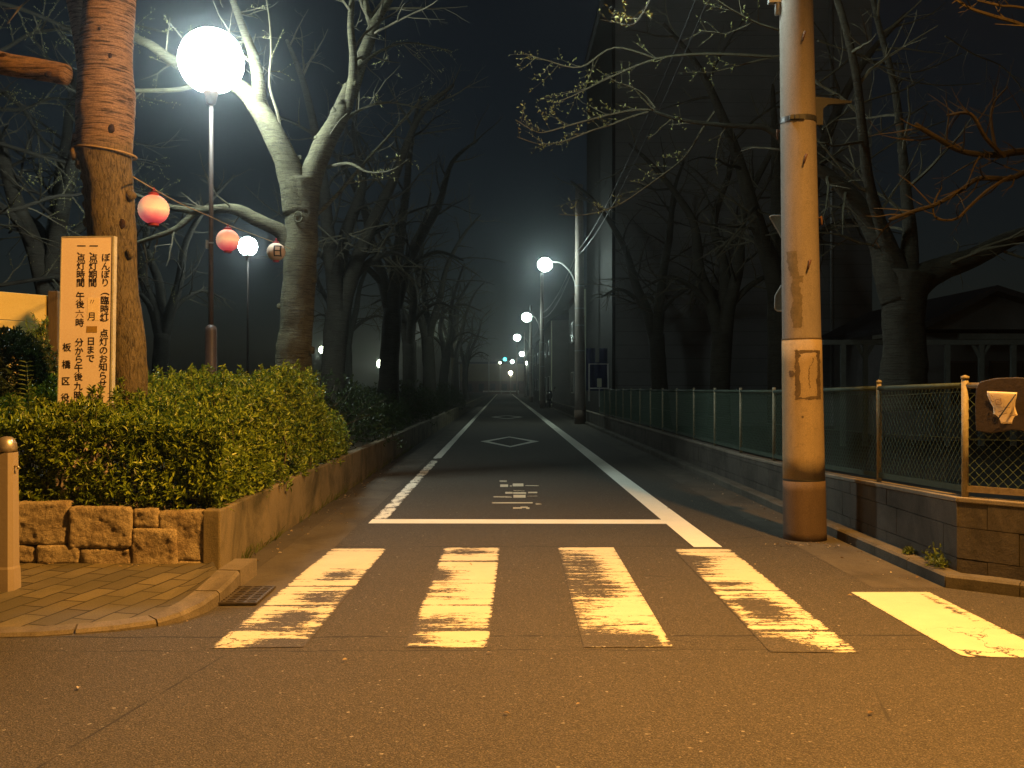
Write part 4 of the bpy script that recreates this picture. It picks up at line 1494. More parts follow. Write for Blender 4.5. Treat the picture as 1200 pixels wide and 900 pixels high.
far_pole(2.72, 34.8, 'second concrete utility pole, at the far end of the mesh fence', .20, 5.66, 1.51)
far_pole(2.42, 61.0, 'third utility pole, standing just before the parked scooter, lamp alight', .16, 5.66, 1.45)
far_pole(2.42, 86.0, 'fourth utility pole, slimmer and beyond the scooter, lamp alight', .16, 5.66, 1.2)
far_pole(2.8, 128.0, 'fifth utility pole far down the lane with a small lamp', .16, 5.66, 2.4)
far_pole(2.3, 168.0, 'last utility pole before the end of the lane, its lamp the brightest far one', .16, 5.7, 1.5)

def cable(a, b, sag, label, r=.011):
    pts = []
    for i in range(25):
        t = i / 24
        p = a.lerp(b, t); p.z -= sag * 4 * t * (1 - t)
        pts.append(p)
    o = MB().tube(pts, r, 5).build('overhead_cable', M['cable'], None, True, origin=a)
    return tag(o, label, 'cable', 'cables between the utility poles')


cable(Vector((2.42, 8.4, 6.6)), Vector((2.62, 34.8, 6.15)), .55, 'upper cable sagging from the thick near pole to the second pole')
cable(Vector((2.46, 8.4, 6.3)), Vector((2.64, 34.8, 5.98)), .55, 'lower cable sagging from the thick near pole to the second pole')
cable(Vector((2.62, 34.8, 6.15)), Vector((2.40, 61, 5.95)), .45, 'upper cable between the second and third poles')
cable(Vector((2.64, 34.8, 5.98)), Vector((2.42, 61, 5.62)), .55, 'lower cable between the second and third poles')
cable(Vector((2.40, 61, 5.8)), Vector((2.40, 86, 5.8)), .5, 'single cable between the third and fourth poles')

# street lamp behind the camera that lights the crossing (real post, outside the frame)
SL = thing('street_lamp', 'sodium street lamp on a steel post at the near corner', 'street lamp', (4.7, 4.6, 0))
MB().tube([Vector((4.7, 4.6, 0)), Vector((4.7, 4.6, 6.5))], [.09, .06], 14).build('post', M['steel'], SL, True)
pts, _ = cr_resample([Vector((4.7, 4.6, 6.4)), Vector((4.6, 4.58, 6.8)), Vector((4.1, 4.45, 7.04)), Vector((3.4, 4.3, 7.06))], [.03] * 4, 5)
MB().tube(pts, .03, 10).build('arm', M['steel'], SL, True)
MB().box((2.9, 4.0, 7.0), (3.5, 4.4, 7.10)).build('lamp_housing', M['steel'], SL)

# ================================================================ TREES
class Tree:
    def __init__(self, seed):
        self.rng = random.Random(seed)
        self.trunk = MB(); self.crown = MB(); self.buds = MB()
        self.seed = seed

    def limb(self, pts, rad, sides=12, wob=.10, per=5, kids=0, klen=1.2, lvl=2, t0=.35, up=.1, buds=False, side=None):
        """explicit limb through points; optional generated branches along it."""
        q, r = cr_resample([Vector(p) for p in pts], rad, per)
        (self.trunk if rad[0] > .022 else self.crown).tube(q, r, sides if rad[0] > .022 else 5, True, wob if rad[0] > .02 else 0, self.seed)
        n = len(q)
        for k in range(kids):
            t = t0 + (1 - t0) * (k + self.rng.random()) / kids
            i = min(n - 2, int(t * (n - 1)))
            d = (q[i + 1] - q[i]).normalized()
            self.branch(q[i], self.aside(d, side), klen * self.rng.uniform(.6, 1.15) * (1.15 - .5 * t), max(.004, min(r[i] * .5, klen * .016)), lvl, up, buds)
        return q, r

    def aside(self, d, side=None):
        g = self.rng
        ax = Vector((g.gauss(0, 1), g.gauss(0, 1), g.gauss(0, .7)))
        if side is not None:
            ax += Vector(side)
        ax = (ax - d * ax.dot(d))
        ax.normalize()
        a = R(g.uniform(35, 68))
        return (d * math.cos(a) + ax * math.sin(a)).normalized()

    def branch(self, p, d, L, r, lvl, up=.1, buds=False):
        g = self.rng
        step = .10 if L < .6 else .16
        n = max(3, int(L / step)); step = L / n
        pts = [Vector(p)]; rr = [r]
        d = Vector(d)
        for i in range(n):
            d = (d + Vector((g.gauss(0, .13), g.gauss(0, .13), g.gauss(0, .11) + up * .22 * (i / n - .25)))).normalized()
            pts.append(pts[-1] + d * step)
            rr.append(max(.0016, r * (1 - .78 * (i + 1) / n)))
        (self.trunk if r > .03 else self.crown).tube(pts, rr, 7 if r > .03 else (4 if r > .008 else 3), False)
        if lvl > 0:
            m = max(2, int(L * (3.2 if lvl > 1 else 4.5)))
            for k in range(m):
                t = .22 + .76 * (k + g.random()) / m
                i = min(n - 1, int(t * n))
                self.branch(pts[i], self.aside((pts[i + 1] - pts[i]).normalized()), L * g.uniform(.28, .55) * (1.1 - .5 * t), max(.0022, rr[i] * .6), lvl - 1, up, buds)
        if buds and lvl <= 1:
            m = int(L / .045)
            for k in range(m):
                t = .2 + .8 * (k + g.random()) / m
                i = min(n - 1, int(t * n))
                c = pts[i].lerp(pts[i + 1], g.random())
                self.bud(c, g.uniform(.007, .013) if buds is True else buds * g.uniform(.6, 1.3))

    def bud(self, c, s):
        g = self.rng
        d = Vector((g.gauss(0, 1), g.gauss(0, 1), g.gauss(.6, 1))).normalized()
        u = d.orthogonal().normalized(); w = d.cross(u)
        b = len(self.buds.v)
        c = c + d * s * .6
        m = c + d * s * .3
        self.buds.v += [c - d * s, m + u * s * .55, m - u * s * .28 + w * s * .5, m - u * s * .28 - w * s * .5, c + d * s * 1.6]
        for a, e in ((1, 2), (2, 3), (3, 1)):
            self.buds.f += [(b, b + e, b + a), (b + 4, b + a, b + e)]

    def finish(self, label, loc, bark, group='cherry trees', name='cherry_tree', smooth=True, twig='twig'):
        t = thing(name, label, 'tree', loc, group)
        if self.trunk.v:
            self.trunk.build('trunk', bark, t, smooth)
        if self.crown.v:
            c = self.crown.build('crown', M[twig], t)
            if self.buds.v:
                self.buds.build('buds', M['bud'], c)
        return t


# ---- A: the reddish trunk behind the notice board
YA = 8.25
T = Tree(11)
def lr(py, l, r, Y=YA):
    return P((l + r) / 2, py, Y), (r - l) / 2 * Y / F
prof = [(520, 128, 178), (480, 133, 173), (430, 133, 173), (390, 130, 170), (350, 124, 164), (310, 114, 161), (275, 106, 160), (250, 104, 158), (220, 102, 156), (196, 97, 154.5), (178, 93, 155), (160, 93, 156), (130, 92, 157), (100, 94, 157), (70, 96, 155), (40, 98, 156), (10, 100, 158), (-30, 102, 161), (-90, 108, 165), (-160, 118, 168)]
pts = []; rad = []
for py, l, r in prof:
    c, q = lr(py, l, r)
    pts.append(c); rad.append(q)
q, r_ = cr_resample(pts, rad, 7)
T.trunk.tube(q, r_, 44, True, .055, 3.0, 4.5)
# swollen scar and burrs where the rope rounds it
def blob(c, r, sq=(1, 1, 1), seed=0, amp=.35, f=14):
    b = MB().sphere(Vector((0, 0, 0)), 1, 16, 12)
    off = len(T.trunk.v)
    for v in b.v:
        k = 1 + amp * mnoise.fractal(v * r * f + Vector((seed, 0, 0)), 1, 2, 4)
        T.trunk.v.append(Vector(c) + Vector((v.x * sq[0], v.y * sq[1], v.z * sq[2])) * r * k)
    T.trunk.f += [tuple(i + off for i in f_) for f_ in b.f]
for (px, py, dy, rr) in ((98, 178, -.08, .06), (95, 171, -.03, .05), (99, 187, -.12, .05), (100, 164, -.10, .05), (96, 184, -.05, .045), (102, 195, -.12, .04), (94, 176, .02, .045), (107, 225, -.07, .04), (106, 262, -.06, .035), (105, 240, -.02, .03), (103, 208, -.06, .035), (158, 232, -.07, .04), (159, 300, -.10, .035), (111, 285, -.06, .03), (156, 120, -.06, .025)):
    c = P(px, py, YA); c.y += dy
    blob(c, rr, (1, 1, 1.2), px + py, .45)
for (px, py, rr) in ((141, 75, .030), (137, 127, .026), (142, 158, .052), (126, 166, .02), (151, 265, .055), (156, 395, .06), (139, 372, .03)):
    c = P(px, py, YA); c.y -= math.sqrt(max(.0, .19 ** 2 - (c.x - P(129, py, YA).x) ** 2)) - .008
    blob(c, rr, (.8, .55, 1.0), px, .25)
# second leader behind, rising to the left, and pruned top limbs out of view
T.limb([P(112, 96, YA + .2), P(103, 40, YA + .35), P(95, 5, YA + .45), P(86, -60, YA + .6), P(60, -160, YA + .9)], [.13, .12, .11, .10, .07], 18, .05, kids=5, klen=1.8, lvl=2, t0=.5)
T.limb([P(142, -90, YA), P(190, -200, YA + .5), P(280, -330, YA + 1)], [.14, .10, .05], 14, .06, kids=6, klen=2.0, lvl=2)
ta = T.finish('thick reddish cherry trunk behind the notice board, rope tied round it', (P(152, 470, YA).x, YA, .36), M['bark_a'])
mb = MB()
ck = {}
for (px, py, rr) in ((141, 75, .020), (137, 127, .016), (142, 158, .036), (151, 266, .040), (156, 397, .042), (130, 45, .014)):
    c = P(px, py, YA); c.y -= math.sqrt(max(.0, .195 ** 2 - (c.x - P(129, py, YA).x) ** 2)) + .018
    b = MB().sphere(Vector((0, 0, 0)), rr, 12, 8)
    off = len(mb.v)
    mb.v += [c + Vector((v.x * .8, v.y * .5, v.z * 1.1)) * (1 + .35 * mnoise.noise(v * 60 + Vector((px, 0, 0)))) for v in b.v]
    mb.f += [tuple(i + off for i in f_) for f_ in b.f]
mb.build('bark_knot', simple('dark_bark_knot', (.045, .026, .02), (.02, .013, .01), 40, .95, .1, bump=.8), ta, True)
# rope round the trunk
pts = []
for i in range(41):
    a = -math.pi + 2 * math.pi * i / 40
    px = 125; cz = P(px, 180 + 4 * math.sin(a), YA)
    rr = .245
    pts.append(Vector((cz.x + math.sin(a) * rr, YA - math.cos(a) * (rr - .02), cz.z)))
ro = MB().tube(pts, .009, 6).build('rope', M['rope'], None, True, origin=pts[20])
tag(ro, 'rope tied round the reddish trunk above the first lantern', 'rope')

# ---- off-left tree whose pruned limb reaches into view
T = Tree(23)
YL = 7.9
T.limb([Vector((-5.9, 8.6, .3)), Vector((-5.8, 8.5, 1.6)), Vector((-5.6, 8.4, 2.8)), Vector((-5.7, 8.5, 4.2)), Vector((-5.9, 8.6, 6.0))], [.24, .21, .20, .16, .10], 18, .08, kids=3, klen=1.6, lvl=2, t0=.85)
T.limb([Vector((-5.6, 8.4, 3.3)), P(-90, 52, YL + .2), P(0, 74, YL), P(40, 81, YL), P(81, 89, YL)], [.13, .100, .092, .086, .080], 22, .07)
to = T.finish('cherry tree at the frame edge with one sawn-off orange lit limb', (-5.9, 8.6, .36), M['bark_red'])
mb = MB()
for (px, py) in ((12, 71), (64, 92)):
    c = P(px, py, YL); c.y -= .085
    b = MB().sphere(Vector((0, 0, 0)), .026, 10, 8)
    off = len(mb.v)
    mb.v += [c + Vector((v.x * 1.2, v.y * .5, v.z * .9)) * (1 + .3 * mnoise.noise(v * 70)) for v in b.v]
    mb.f += [tuple(q + off for q in f_) for f_ in b.f]
    mb.build('bark_knot', bpy.data.materials['dark_bark_knot'], to, True); mb = MB()

# ---- tree further back at the left edge: its pale twiggy limbs cross behind the reddish trunk
T = Tree(29)
T.limb([Vector((-11.2, 17.5, .3)), Vector((-11.1, 17.4, 2)), Vector((-11.0, 17.3, 3.6)), Vector((-11.2, 17.5, 6.5))], [.28, .24, .20, .10], 14, .08, kids=6, klen=2.4, lvl=2, t0=.5)
for (x0, y0, x1, y1, x2, y2, x3, y3, Y) in ((-60, -8, 20, 10, 62, 26, 88, 35, 16), (-80, 88, 0, 62, 40, 40, 90, 34, 16.5), (-60, 70, 20, 120, 52, 165, 84, 188, 17.5), (-60, 150, 30, 178, 60, 186, 88, 192, 17), (-60, 262, 20, 246, 62, 232, 92, 229, 16), (-60, 120, 20, 130, 60, 117, 90, 117, 17.5), (-60, 345, 20, 332, 70, 325, 98, 330, 17.5)):
    T.limb([P(x0, y0, Y - .4), P(x1, y1, Y - .2), P(x2, y2, Y), P(x3, y3, Y + .2), P(x3 + 45, y3 - 8, Y + .4), P(x3 + 110, y3 + 5, Y + .6)], [.045, .036, .03, .024, .014, .006], 7, .1, kids=12, klen=1.0, lvl=1, t0=.15, buds=.012)
T.finish('dim twiggy cherry tree at the left edge behind the reddish trunk', (-11.2, 17.5, .36), M['bark_dark'])

# ---- B: forked grey cherry beside the globe lamp
YC = 13.7
T = Tree(31)
prof = [(480, 312, 372), (455, 320, 366), (420, 324, 366), (380, 328, 367), (340, 331, 369), (300, 333, 371), (265, 335, 372), (235, 336, 373), (210, 336, 377)]
pts = []; rad = []
for py, l, r in prof:
    c, q_ = lr(py, l, r, YC); pts.append(c); rad.append(q_)
q, r_ = cr_resample(pts, rad, 6)
T.trunk.tube(q, r_, 36, True, .12, 5.0, 3.4)
g = lambda x, y, dy=0: P(x, y, YC + dy)
# left leader, passing behind the lamp
T.limb([g(350, 250), g(343, 212, -.05), g(333, 182, -.1), g(318, 152, -.1), g(300, 122, 0), g(283, 104, .1), g(262, 95, .2), g(230, 86, .25), g(200, 70, .3), g(178, 54, .3), g(158, 44, .4), g(130, 20, .5)], [.22, .19, .165, .15, .135, .115, .10, .09, .075, .065, .055, .03], 18, .09, kids=7, klen=1.1, lvl=2, t0=.55, buds=.012)
T.limb([g(303, 126, 0), g(304, 108, -.1), g(302, 88, -.1), g(296, 62, 0), g(284, 30, .2), g(270, -10, .4), g(262, -60, .6)], [.11, .10, .085, .07, .055, .045, .03], 14, .08, kids=7, klen=1.4, lvl=2)
T.limb([g(268, 96, .2), g(235, 100, .3), g(205, 106, .4), g(162, 107, .5), g(140, 108, .6)], [.05, .042, .036, .03, .02], 8, .1, kids=3, klen=.8, lvl=1)
# thin bright water-shoots
T.limb([g(331, 162, -.1), g(326, 135, -.15), g(316, 100, -.15), g(318, 60, -.1), g(316, 25, 0), g(311, -10, .1)], [.022, .019, .016, .014, .011, .008], 6, .1, kids=4, klen=.6, lvl=1, buds=.01)
T.limb([g(330, 172, .1), g(315, 125, .3), g(296, 72, .4), g(300, 40, .3)], [.02, .015, .012, .008], 6, .1, kids=4, klen=.7, lvl=1)
# right leader and its fork
T.limb([g(352, 250), g(362, 215), g(370, 192, -.05), g(382, 165), g(396, 140), g(405, 118, .05), g(411, 102, .1)], [.22, .18, .155, .145, .13, .115, .105], 18, .10, kids=2, klen=.8, lvl=1)
T.limb([g(407, 128, 0), g(413, 96, -.05), g(414, 66, -.05), g(411, 30, 0), g(414, -10, .1), g(424, -60, .2)], [.075, .065, .055, .048, .04, .03], 10, .08, kids=6, klen=1.4, lvl=2)
T.limb([g(410, 112, .1), g(422, 75, .2), g(432, 48, .3), g(440, 26, .35), g(456, 0, .4), g(480, -40, .6)], [.105, .095, .085, .07, .05, .035], 12, .08, kids=6, klen=1.4, lvl=2)
T.limb([g(437, 34, .35), g(430, 10, .4), g(420, -30, .5)], [.06, .05, .04], 8, .08, kids=3, klen=1.4, lvl=2)
T.limb([g(384, 196, 0), g(410, 192, -.3), g(432, 202, -.5), g(458, 200, -.7), g(480, 186, -.9)], [.03, .022, .016, .012, .006], 6, .1, kids=8, klen=.42, lvl=1, buds=.012)
T.limb([g(368, 255, .1), g(392, 232, .2), g(428, 190, .4), g(455, 160, .5), g(495, 114, .6)], [.035, .028, .022, .018, .01], 7, .1, kids=7, klen=.8, lvl=2)
# level limb to the left, and its drooping fork
T.limb([g(340, 292), g(331, 273, -.05), g(312, 263, -.1), g(296, 255, -.1), g(283, 248, -.1), g(268, 245, -.05), g(248, 246, .1), g(222, 247, .2), g(190, 240, .4), g(150, 225, .6)], [.14, .11, .095, .09, .085, .07, .06, .05, .035, .02], 14, .12, kids=8, klen=.9, lvl=2, t0=.4)
T.limb([g(232, 248, .2), g(220, 258, .2), g(206, 269, .2), g(180, 279, .3), g(150, 288, .5), g(120, 290, .7)], [.05, .048, .04, .032, .025, .014], 8, .1, kids=5, klen=.9, lvl=2)
for (x0, y0) in ((395, 150), (420, 80)):
    T.limb([g(x0, y0), g(x0 + 25, y0 - 20, .3), g(x0 + 60, y0 - 30, .6), g(x0 + 110, y0 - 20, .9)], [.03, .022, .015, .008], 7, .1, kids=9, klen=.9, lvl=2, buds=.009)
def burl(T, px, py, Y, r, seed, dy=0.0):
    b = MB().sphere(Vector((0, 0, 0)), 1, 12, 9)
    off = len(T.trunk.v)
    c = P(px, py, Y); c.y += dy
    for v in b.v:
        kf = 1 + .5 * mnoise.fractal(v * r * 16 + Vector((seed, 0, 0)), 1, 2, 4)
        T.trunk.v.append(c + v * r * kf)
    T.trunk.f += [tuple(q + off for q in f_) for f_ in b.f]
for n_, (px, py, r) in enumerate([(372, 188, .05), (378, 176, .045), (392, 132, .05), (400, 122, .04), (373, 163, .035), (318, 158, .05), (310, 142, .04), (326, 178, .04), (352, 186, .035), (344, 228, .05), (417, 100, .04), (335, 300, .05), (368, 330, .045), (330, 360, .045), (365, 410, .05), (352, 250, .03), (290, 115, .04), (283, 250, .035), (300, 255, .04), (270, 246, .03)]):
    burl(T, px, py, YC, r * 1.1, n_, -.06)
tb = T.finish('forked grey cherry tree whose pale limbs pass behind the globe lamp', (g(345, 455).x, YC, .36), M['bark_b'])
cs = g(354, 258); cs.y -= .235
k_ = MB()
for i in range(25):
    a = 2 * math.pi * i / 24
    k_.v  # ring scar
pts = [cs + Vector((math.cos(2 * math.pi * i / 20) * .055, 0, math.sin(2 * math.pi * i / 20) * .07)) for i in range(21)]
MB().tube(pts, .014, 6).build('branch_scar', M['bark_b'], tb, True)

# ---- protos for the rows of trees further on
def row_tree(seed, height=2.6, forks=3, spread=1.0, lvl=3):
    T = Tree(seed)
    g = T.rng
    base = Vector((0, 0, 0))
    top = Vector((g.uniform(-.2, .2), g.uniform(-.2, .2), height))
    T.limb([base - Vector((0, 0, .1)), Vector((.02, 0, .3)), Vector((g.uniform(-.08, .08), 0, height * .5)), top], [.36, .28, .24, .23], 16, .10)
    for f in range(forks):
        a = 2 * math.pi * (f + g.uniform(-.25, .25)) / forks + seed
        o = Vector((math.cos(a), math.sin(a), 0)) * spread
        pts = [top - Vector((0, 0, .35)), top + o * .35 + Vector((0, 0, .55)), top + o * .9 + Vector((0, 0, 1.5)), top + o * 1.5 + Vector((g.uniform(-.3, .3), g.uniform(-.3, .3), 2.7)), top + o * 2.6 + Vector((0, 0, 3.9)), top + o * 3.8 + Vector((0, 0, 4.6))]
        T.limb(pts, [.19, .16, .13, .095, .06, .03], 10, .10, kids=9, klen=2.0, lvl=lvl - 1, t0=.3, up=-.02)
        o2 = Vector((math.cos(a + .7), math.sin(a + .7), 0)) * spread
        T.limb([pts[1], pts[1] + o2 * .9 + Vector((0, 0, .5)), pts[1] + o2 * 2.0 + Vector((0, 0, .75)), pts[1] + o2 * 3.2 + Vector((0, 0, .5))], [.09, .07, .045, .02], 8, .1, kids=8, klen=1.5, lvl=lvl - 1, t0=.25, up=-.1)
    return T


left_rows = [
    # x, y, z rotation, scale, proto, label
    (-3.35, 19.3, .6, 1.0, 0, 'dim forked cherry tree behind the pale-limbed one on the park side'),
    (-3.0, 25.5, 2.2, 1.05, 1, 'third cherry tree along the park wall, half lost in the dark'),
    (-3.2, 32.5, 4.0, 1.0, 0, 'fourth cherry tree along the park wall, trunk barely visible'),
    (-3.0, 40, 5.2, 1.05, 1, 'fifth cherry tree along the park wall beside the yellowish lamp'),
    (-3.1, 50, 1.4, 1.0, 0, 'sixth cherry tree along the park wall far down the lane'),
    (-3.0, 62, 3.0, 1.0, 1, 'seventh cherry tree along the park wall, a faint distant trunk'),
    (-3.0, 78, .2, 1.0, 0, 'last visible cherry tree on the park side of the lane'),
    (-8.2, 18.0, 1.0, 1.0, 1, 'dark cherry tree standing inside the park beyond the lantern wire'),
    (-10.5, 30, 2.6, 1.05, 0, 'dark cherry tree deep inside the park left of the second lamp'),
    (-7.0, 44, 5.0, 1.0, 1, 'thin dark cherry tree inside the park, in front of low far lamp'),
]
right_rows = [
    (5.3, 18.5, 2.9, 1.05, 1, 'dark cherry tree behind the mesh fence, just past the thick pole'),
    (5.0, 22.6, 1.7, 1.0, 0, 'dark cherry tree behind the fence in front of the grey siding, second of three'),
    (4.45, 27.6, .3, .95, 1, 'leaning dark cherry trunk before the grey siding, closest to the second pole'),
]
protos = []
made = {}
for i, (x, y, rz, sc, pi_, label) in enumerate(left_rows + right_rows):
    if pi_ not in made:
        T = row_tree(41 + pi_ * 6, (2.5, 2.9)[pi_], (3, 3)[pi_], (.55, .62)[pi_])
        o = T.finish(label, (0, 0, 0), M['bark_dark'])
        made[pi_] = o
    else:
        o = copy_tree(made[pi_])
        o['label'] = label
    o.location = (x, y, .30 if x < 0 else .05)
    o.rotation_euler = (R(2) * math.sin(i * 2.1), R(2.5) * math.cos(i * 1.3), rz)
    o.scale = (sc, sc, sc)

# ---- R: broad tree behind the fence whose limbs overhang the lane
YR = 11.6
T = Tree(57)
g = lambda x, y, dy=0: P(x, y, YR + dy)
prof = [(480, 1026, 1098), (455, 1033, 1088), (420, 1036, 1086), (380, 1037, 1084), (345, 1036, 1087), (320, 1034, 1096)]
pts = []; rad = []
for py, l, r in prof:
    c, q_ = lr(py, l, r, YR); pts.append(c); rad.append(q_)
q, r_ = cr_resample(pts, rad, 6)
T.trunk.tube(q, r_, 26, True, .09, 2.0, 3.0)
T.limb([g(1055, 350), g(1044, 318), g(1036, 290), g(1022, 262), g(1004, 235, -.1), g(985, 215, -.2), g(960, 196, -.3), g(920, 168, -.4)], [.22, .19, .15, .12, .10, .085, .07, .055], 14, .09, kids=6, klen=1.3, lvl=2, t0=.3)
T.limb([g(1060, 345), g(1066, 310), g(1068, 270, .1), g(1064, 230, .2), g(1060, 180, .3), g(1050, 100, .5), g(1030, 20, .6), g(1010, -80, .8)], [.17, .12, .085, .07, .055, .045, .035, .025], 12, .09, kids=10, klen=1.5, lvl=2, t0=.25)
T.limb([g(1066, 345), g(1085, 325), g(1112, 312), g(1145, 300, .1), g(1185, 280, .2), g(1235, 262, .3), g(1300, 230, .4)], [.19, .17, .14, .12, .10, .08, .05], 14, .09, kids=8, klen=1.5, lvl=2, t0=.25)
T.limb([g(1062, 335), g(1048, 300, -.1), g(1034, 262, -.3), g(1020, 215, -.6), g(1012, 150, -1.0), g(1000, 60, -1.5), g(960, -60, -2.0), g(900, -110, -2.4)], [.15, .11, .075, .06, .05, .04, .032, .025], 12, .09, kids=8, klen=1.4, lvl=2, t0=.4)
# overhanging branch that sweeps across above the lane
T.limb([g(930, 176, -.4), g(900, 150, -.6), g(868, 147, -.7), g(830, 144, -.8), g(800, 140, -.9), g(775, 133, -1), g(766, 128, -1)], [.05, .034, .028, .024, .021, .018, .016], 7, .1, kids=5, klen=.6, lvl=1, buds=.010)
T.limb([g(767, 128, -1), g(745, 128, -1), g(718, 133, -1.1), g(690, 140, -1.2), g(662, 148, -1.3), g(636, 155, -1.4), g(622, 151, -1.5), g(604, 140, -1.6)], [.014, .013, .012, .010, .009, .007, .006, .004], 5, .1, kids=14, klen=.38, lvl=1, t0=.15, up=.6, buds=.014, side=(0, 0, 1.2))
T.limb([g(760, 130, -1), g(735, 138, -1), g(715, 146, -1.1), g(695, 152, -1.1), g(672, 161, -1.2), g(652, 167, -1.3), g(630, 168, -1.4), g(606, 160, -1.5)], [.012, .011, .010, .009, .008, .006, .005, .004], 5, .1, kids=12, klen=.32, lvl=1, t0=.2, up=.6, buds=.013, side=(0, 0, 1))
T.limb([g(768, 126, -1), g(757, 112, -1), g(742, 102, -1.1), g(722, 95, -1.1), g(714, 88, -1.2)], [.013, .011, .009, .007, .005], 5, .1, kids=5, klen=.35, lvl=1, buds=.010)
T.limb([g(838, 130, -.6), g(824, 150, -.6), g(812, 170, -.6), g(800, 186, -.6), g(780, 202, -.7), g(755, 220, -.7), g(730, 237, -.8), g(706, 247, -.9), g(680, 252, -1), g(655, 251, -1)], [.014, .013, .012, .011, .010, .009, .008, .007, .005, .004], 5, .1, kids=16, klen=.30, lvl=1, t0=.25, up=.6, buds=.013, side=(-.4, 0, 1.2))
T.limb([g(905, 65, -.8), g(830, 62, -1), g(770, 68, -1.2), g(715, 90, -1.3), g(675, 110, -1.4), g(655, 118, -1.4)], [.02, .016, .013, .010, .007, .004], 5, .1, kids=10, klen=.6, lvl=1, buds=.011)
T.limb([g(770, 68, -1.2), g(720, 55, -1.3), g(680, 78, -1.4), g(640, 70, -1.5), g(615, 62, -1.6)], [.013, .011, .009, .007, .004], 5, .1, kids=10, klen=.5, lvl=1, buds=.012)
# bright sprays near the lamp
T.limb([g(960, -60, -2.0), g(900, -50, -2.2), g(830, -60, -2.4), g(775, -20, -2.6), g(755, 12, -2.7), g(742, 28, -2.75), g(728, 27, -2.8), g(704, 22, -2.8)], [.05, .034, .024, .014, .010, .008, .006, .004], 6, .1, kids=8, klen=.30, lvl=1, t0=.5, up=.6, buds=.018, side=(0, 0, .8))
T.limb([g(938, 45, -1.6), g(915, 34, -1.8), g(890, 26, -1.9), g(866, 14, -2.0), g(846, 2, -2.1), g(825, -14, -2.2)], [.016, .013, .011, .010, .008, .005], 5, .1, kids=8, klen=.4, lvl=1, buds=.010)
T.limb([g(884, 24, -1.9), g(868, 32, -1.9), g(850, 38, -2), g(836, 36, -2.1), g(820, 35, -2.1)], [.009, .007, .006, .005, .004], 5, .1, kids=6, klen=.28, lvl=0, buds=.010)
T.limb([g(930, 60, -.5), g(880, 72, -.7), g(850, 80, -.8), g(830, 84, -.9), g(812, 82, -1)], [.014, .012, .009, .007, .004], 5, .1, kids=8, klen=.35, lvl=1, buds=.012)
# long arching twigs right of the pole
for (a, rr) in (([(955, 100, -.5), (985, 78, -.2), (1010, 62, 0), (1050, 88, .2), (1100, 98, .4), (1150, 96, .6)], .014), ([(960, 46, -.2), (1000, 60, 0), (1040, 78, .1), (1080, 82, .2), (1130, 60, .4)], .012), ([(965, 150, -.4), (1010, 120, -.2), (1060, 104, 0), (1085, 90, .1)], .013), ([(962, 190, -.4), (1000, 168, -.2), (1040, 150, 0), (1090, 120, .2)], .013), ([(975, 222, -.3), (1020, 186, -.1), (1060, 160, .1), (1110, 140, .3)], .012), ([(1110, 40, 0), (1145, 62, .2), (1180, 78, .4), (1215, 120, .5)], .010)):
    T.limb([g(*p) for p in a], [rr * (1 - .12 * i) for i in range(len(a))], 5, .1, kids=8, klen=.6, lvl=1, t0=.15)
T.finish('broad dark cherry tree behind the mesh fence with sprays overhanging the lane', (g(1060, 455).x, YR, .05), M['bark_dark'])

# ---- R0: tree just outside the frame whose orange-lit pruned branches show at the right
T = Tree(71)
YO = 7.6
g = lambda x, y, dy=0: P(x, y, YO + dy)
T.limb([Vector((6.3, 8.4, 0)), Vector((6.2, 8.4, 1.4)), Vector((6.05, 8.3, 2.4)), Vector((5.9, 8.2, 3.4)), Vector((5.9, 8.1, 5.0))], [.26, .23, .21, .17, .10], 16, .08, kids=4, klen=1.6, lvl=2, t0=.6)
T.limb([Vector((6.1, 8.3, 2.5)), g(1340, 170, .4), g(1260, 190, .2), g(1212, 176, .1), g(1168, 180), g(1130, 176), g(1100, 160, -.1), g(1074, 144, -.1)], [.06, .045, .034, .030, .026, .022, .02, .017], 10, .1, kids=18, klen=.55, lvl=1, t0=.3, up=.5)
T.limb([g(1260, 190, .2), g(1215, 196, .1), g(1186, 208, 0), g(1150, 208, 0), g(1128, 222, 0), g(1100, 238, -.1), g(1072, 247, -.1), g(1044, 257, -.15)], [.03, .026, .022, .02, .018, .017, .016, .014], 9, .1, kids=16, klen=.5, lvl=1, t0=.2, up=.5)
T.limb([g(1188, 205, 0), g(1160, 222, -.1), g(1138, 242, -.1), g(1122, 256, -.1), g(1100, 255, -.1), g(1096, 240, -.1), g(1106, 218, -.1)], [.014, .012, .011, .010, .009, .008, .006], 6, .1, kids=5, klen=.3, lvl=1)
T.limb([g(1180, 182, 0), g(1158, 160, -.1), g(1140, 132, -.1), g(1112, 134, 0)], [.018, .016, .014, .011], 7, .1, kids=6, klen=.4, lvl=1)
T.limb([g(1170, 176, 0), g(1164, 140, 0), g(1168, 118, 0), g(1184, 100, 0)], [.014, .012, .009, .006], 6, .1, kids=5, klen=.35, lvl=1)
T.limb([g(1270, 60, -1.2), g(1205, 28, -1.2), g(1170, 17, -1.2), g(1142, 8, -1.2), g(1124, -2, -1.2), g(1100, -20, -1.2)], [.016, .013, .012, .010, .008, .006], 6, .1, kids=5, klen=.35, lvl=1, t0=.1)
T.limb([g(1270, 20, -1.2), g(1200, 6, -1.2), g(1175, 4, -1.2), g(1148, -2, -1.2)], [.012, .009, .007, .004], 5, .1, kids=4, klen=.3, lvl=1)
T.finish('cherry tree at the frame edge whose reddish pruned branches hang over the corner fence', (6.3, 8.4, .08), M['bark_brown'], twig='twig_dark')

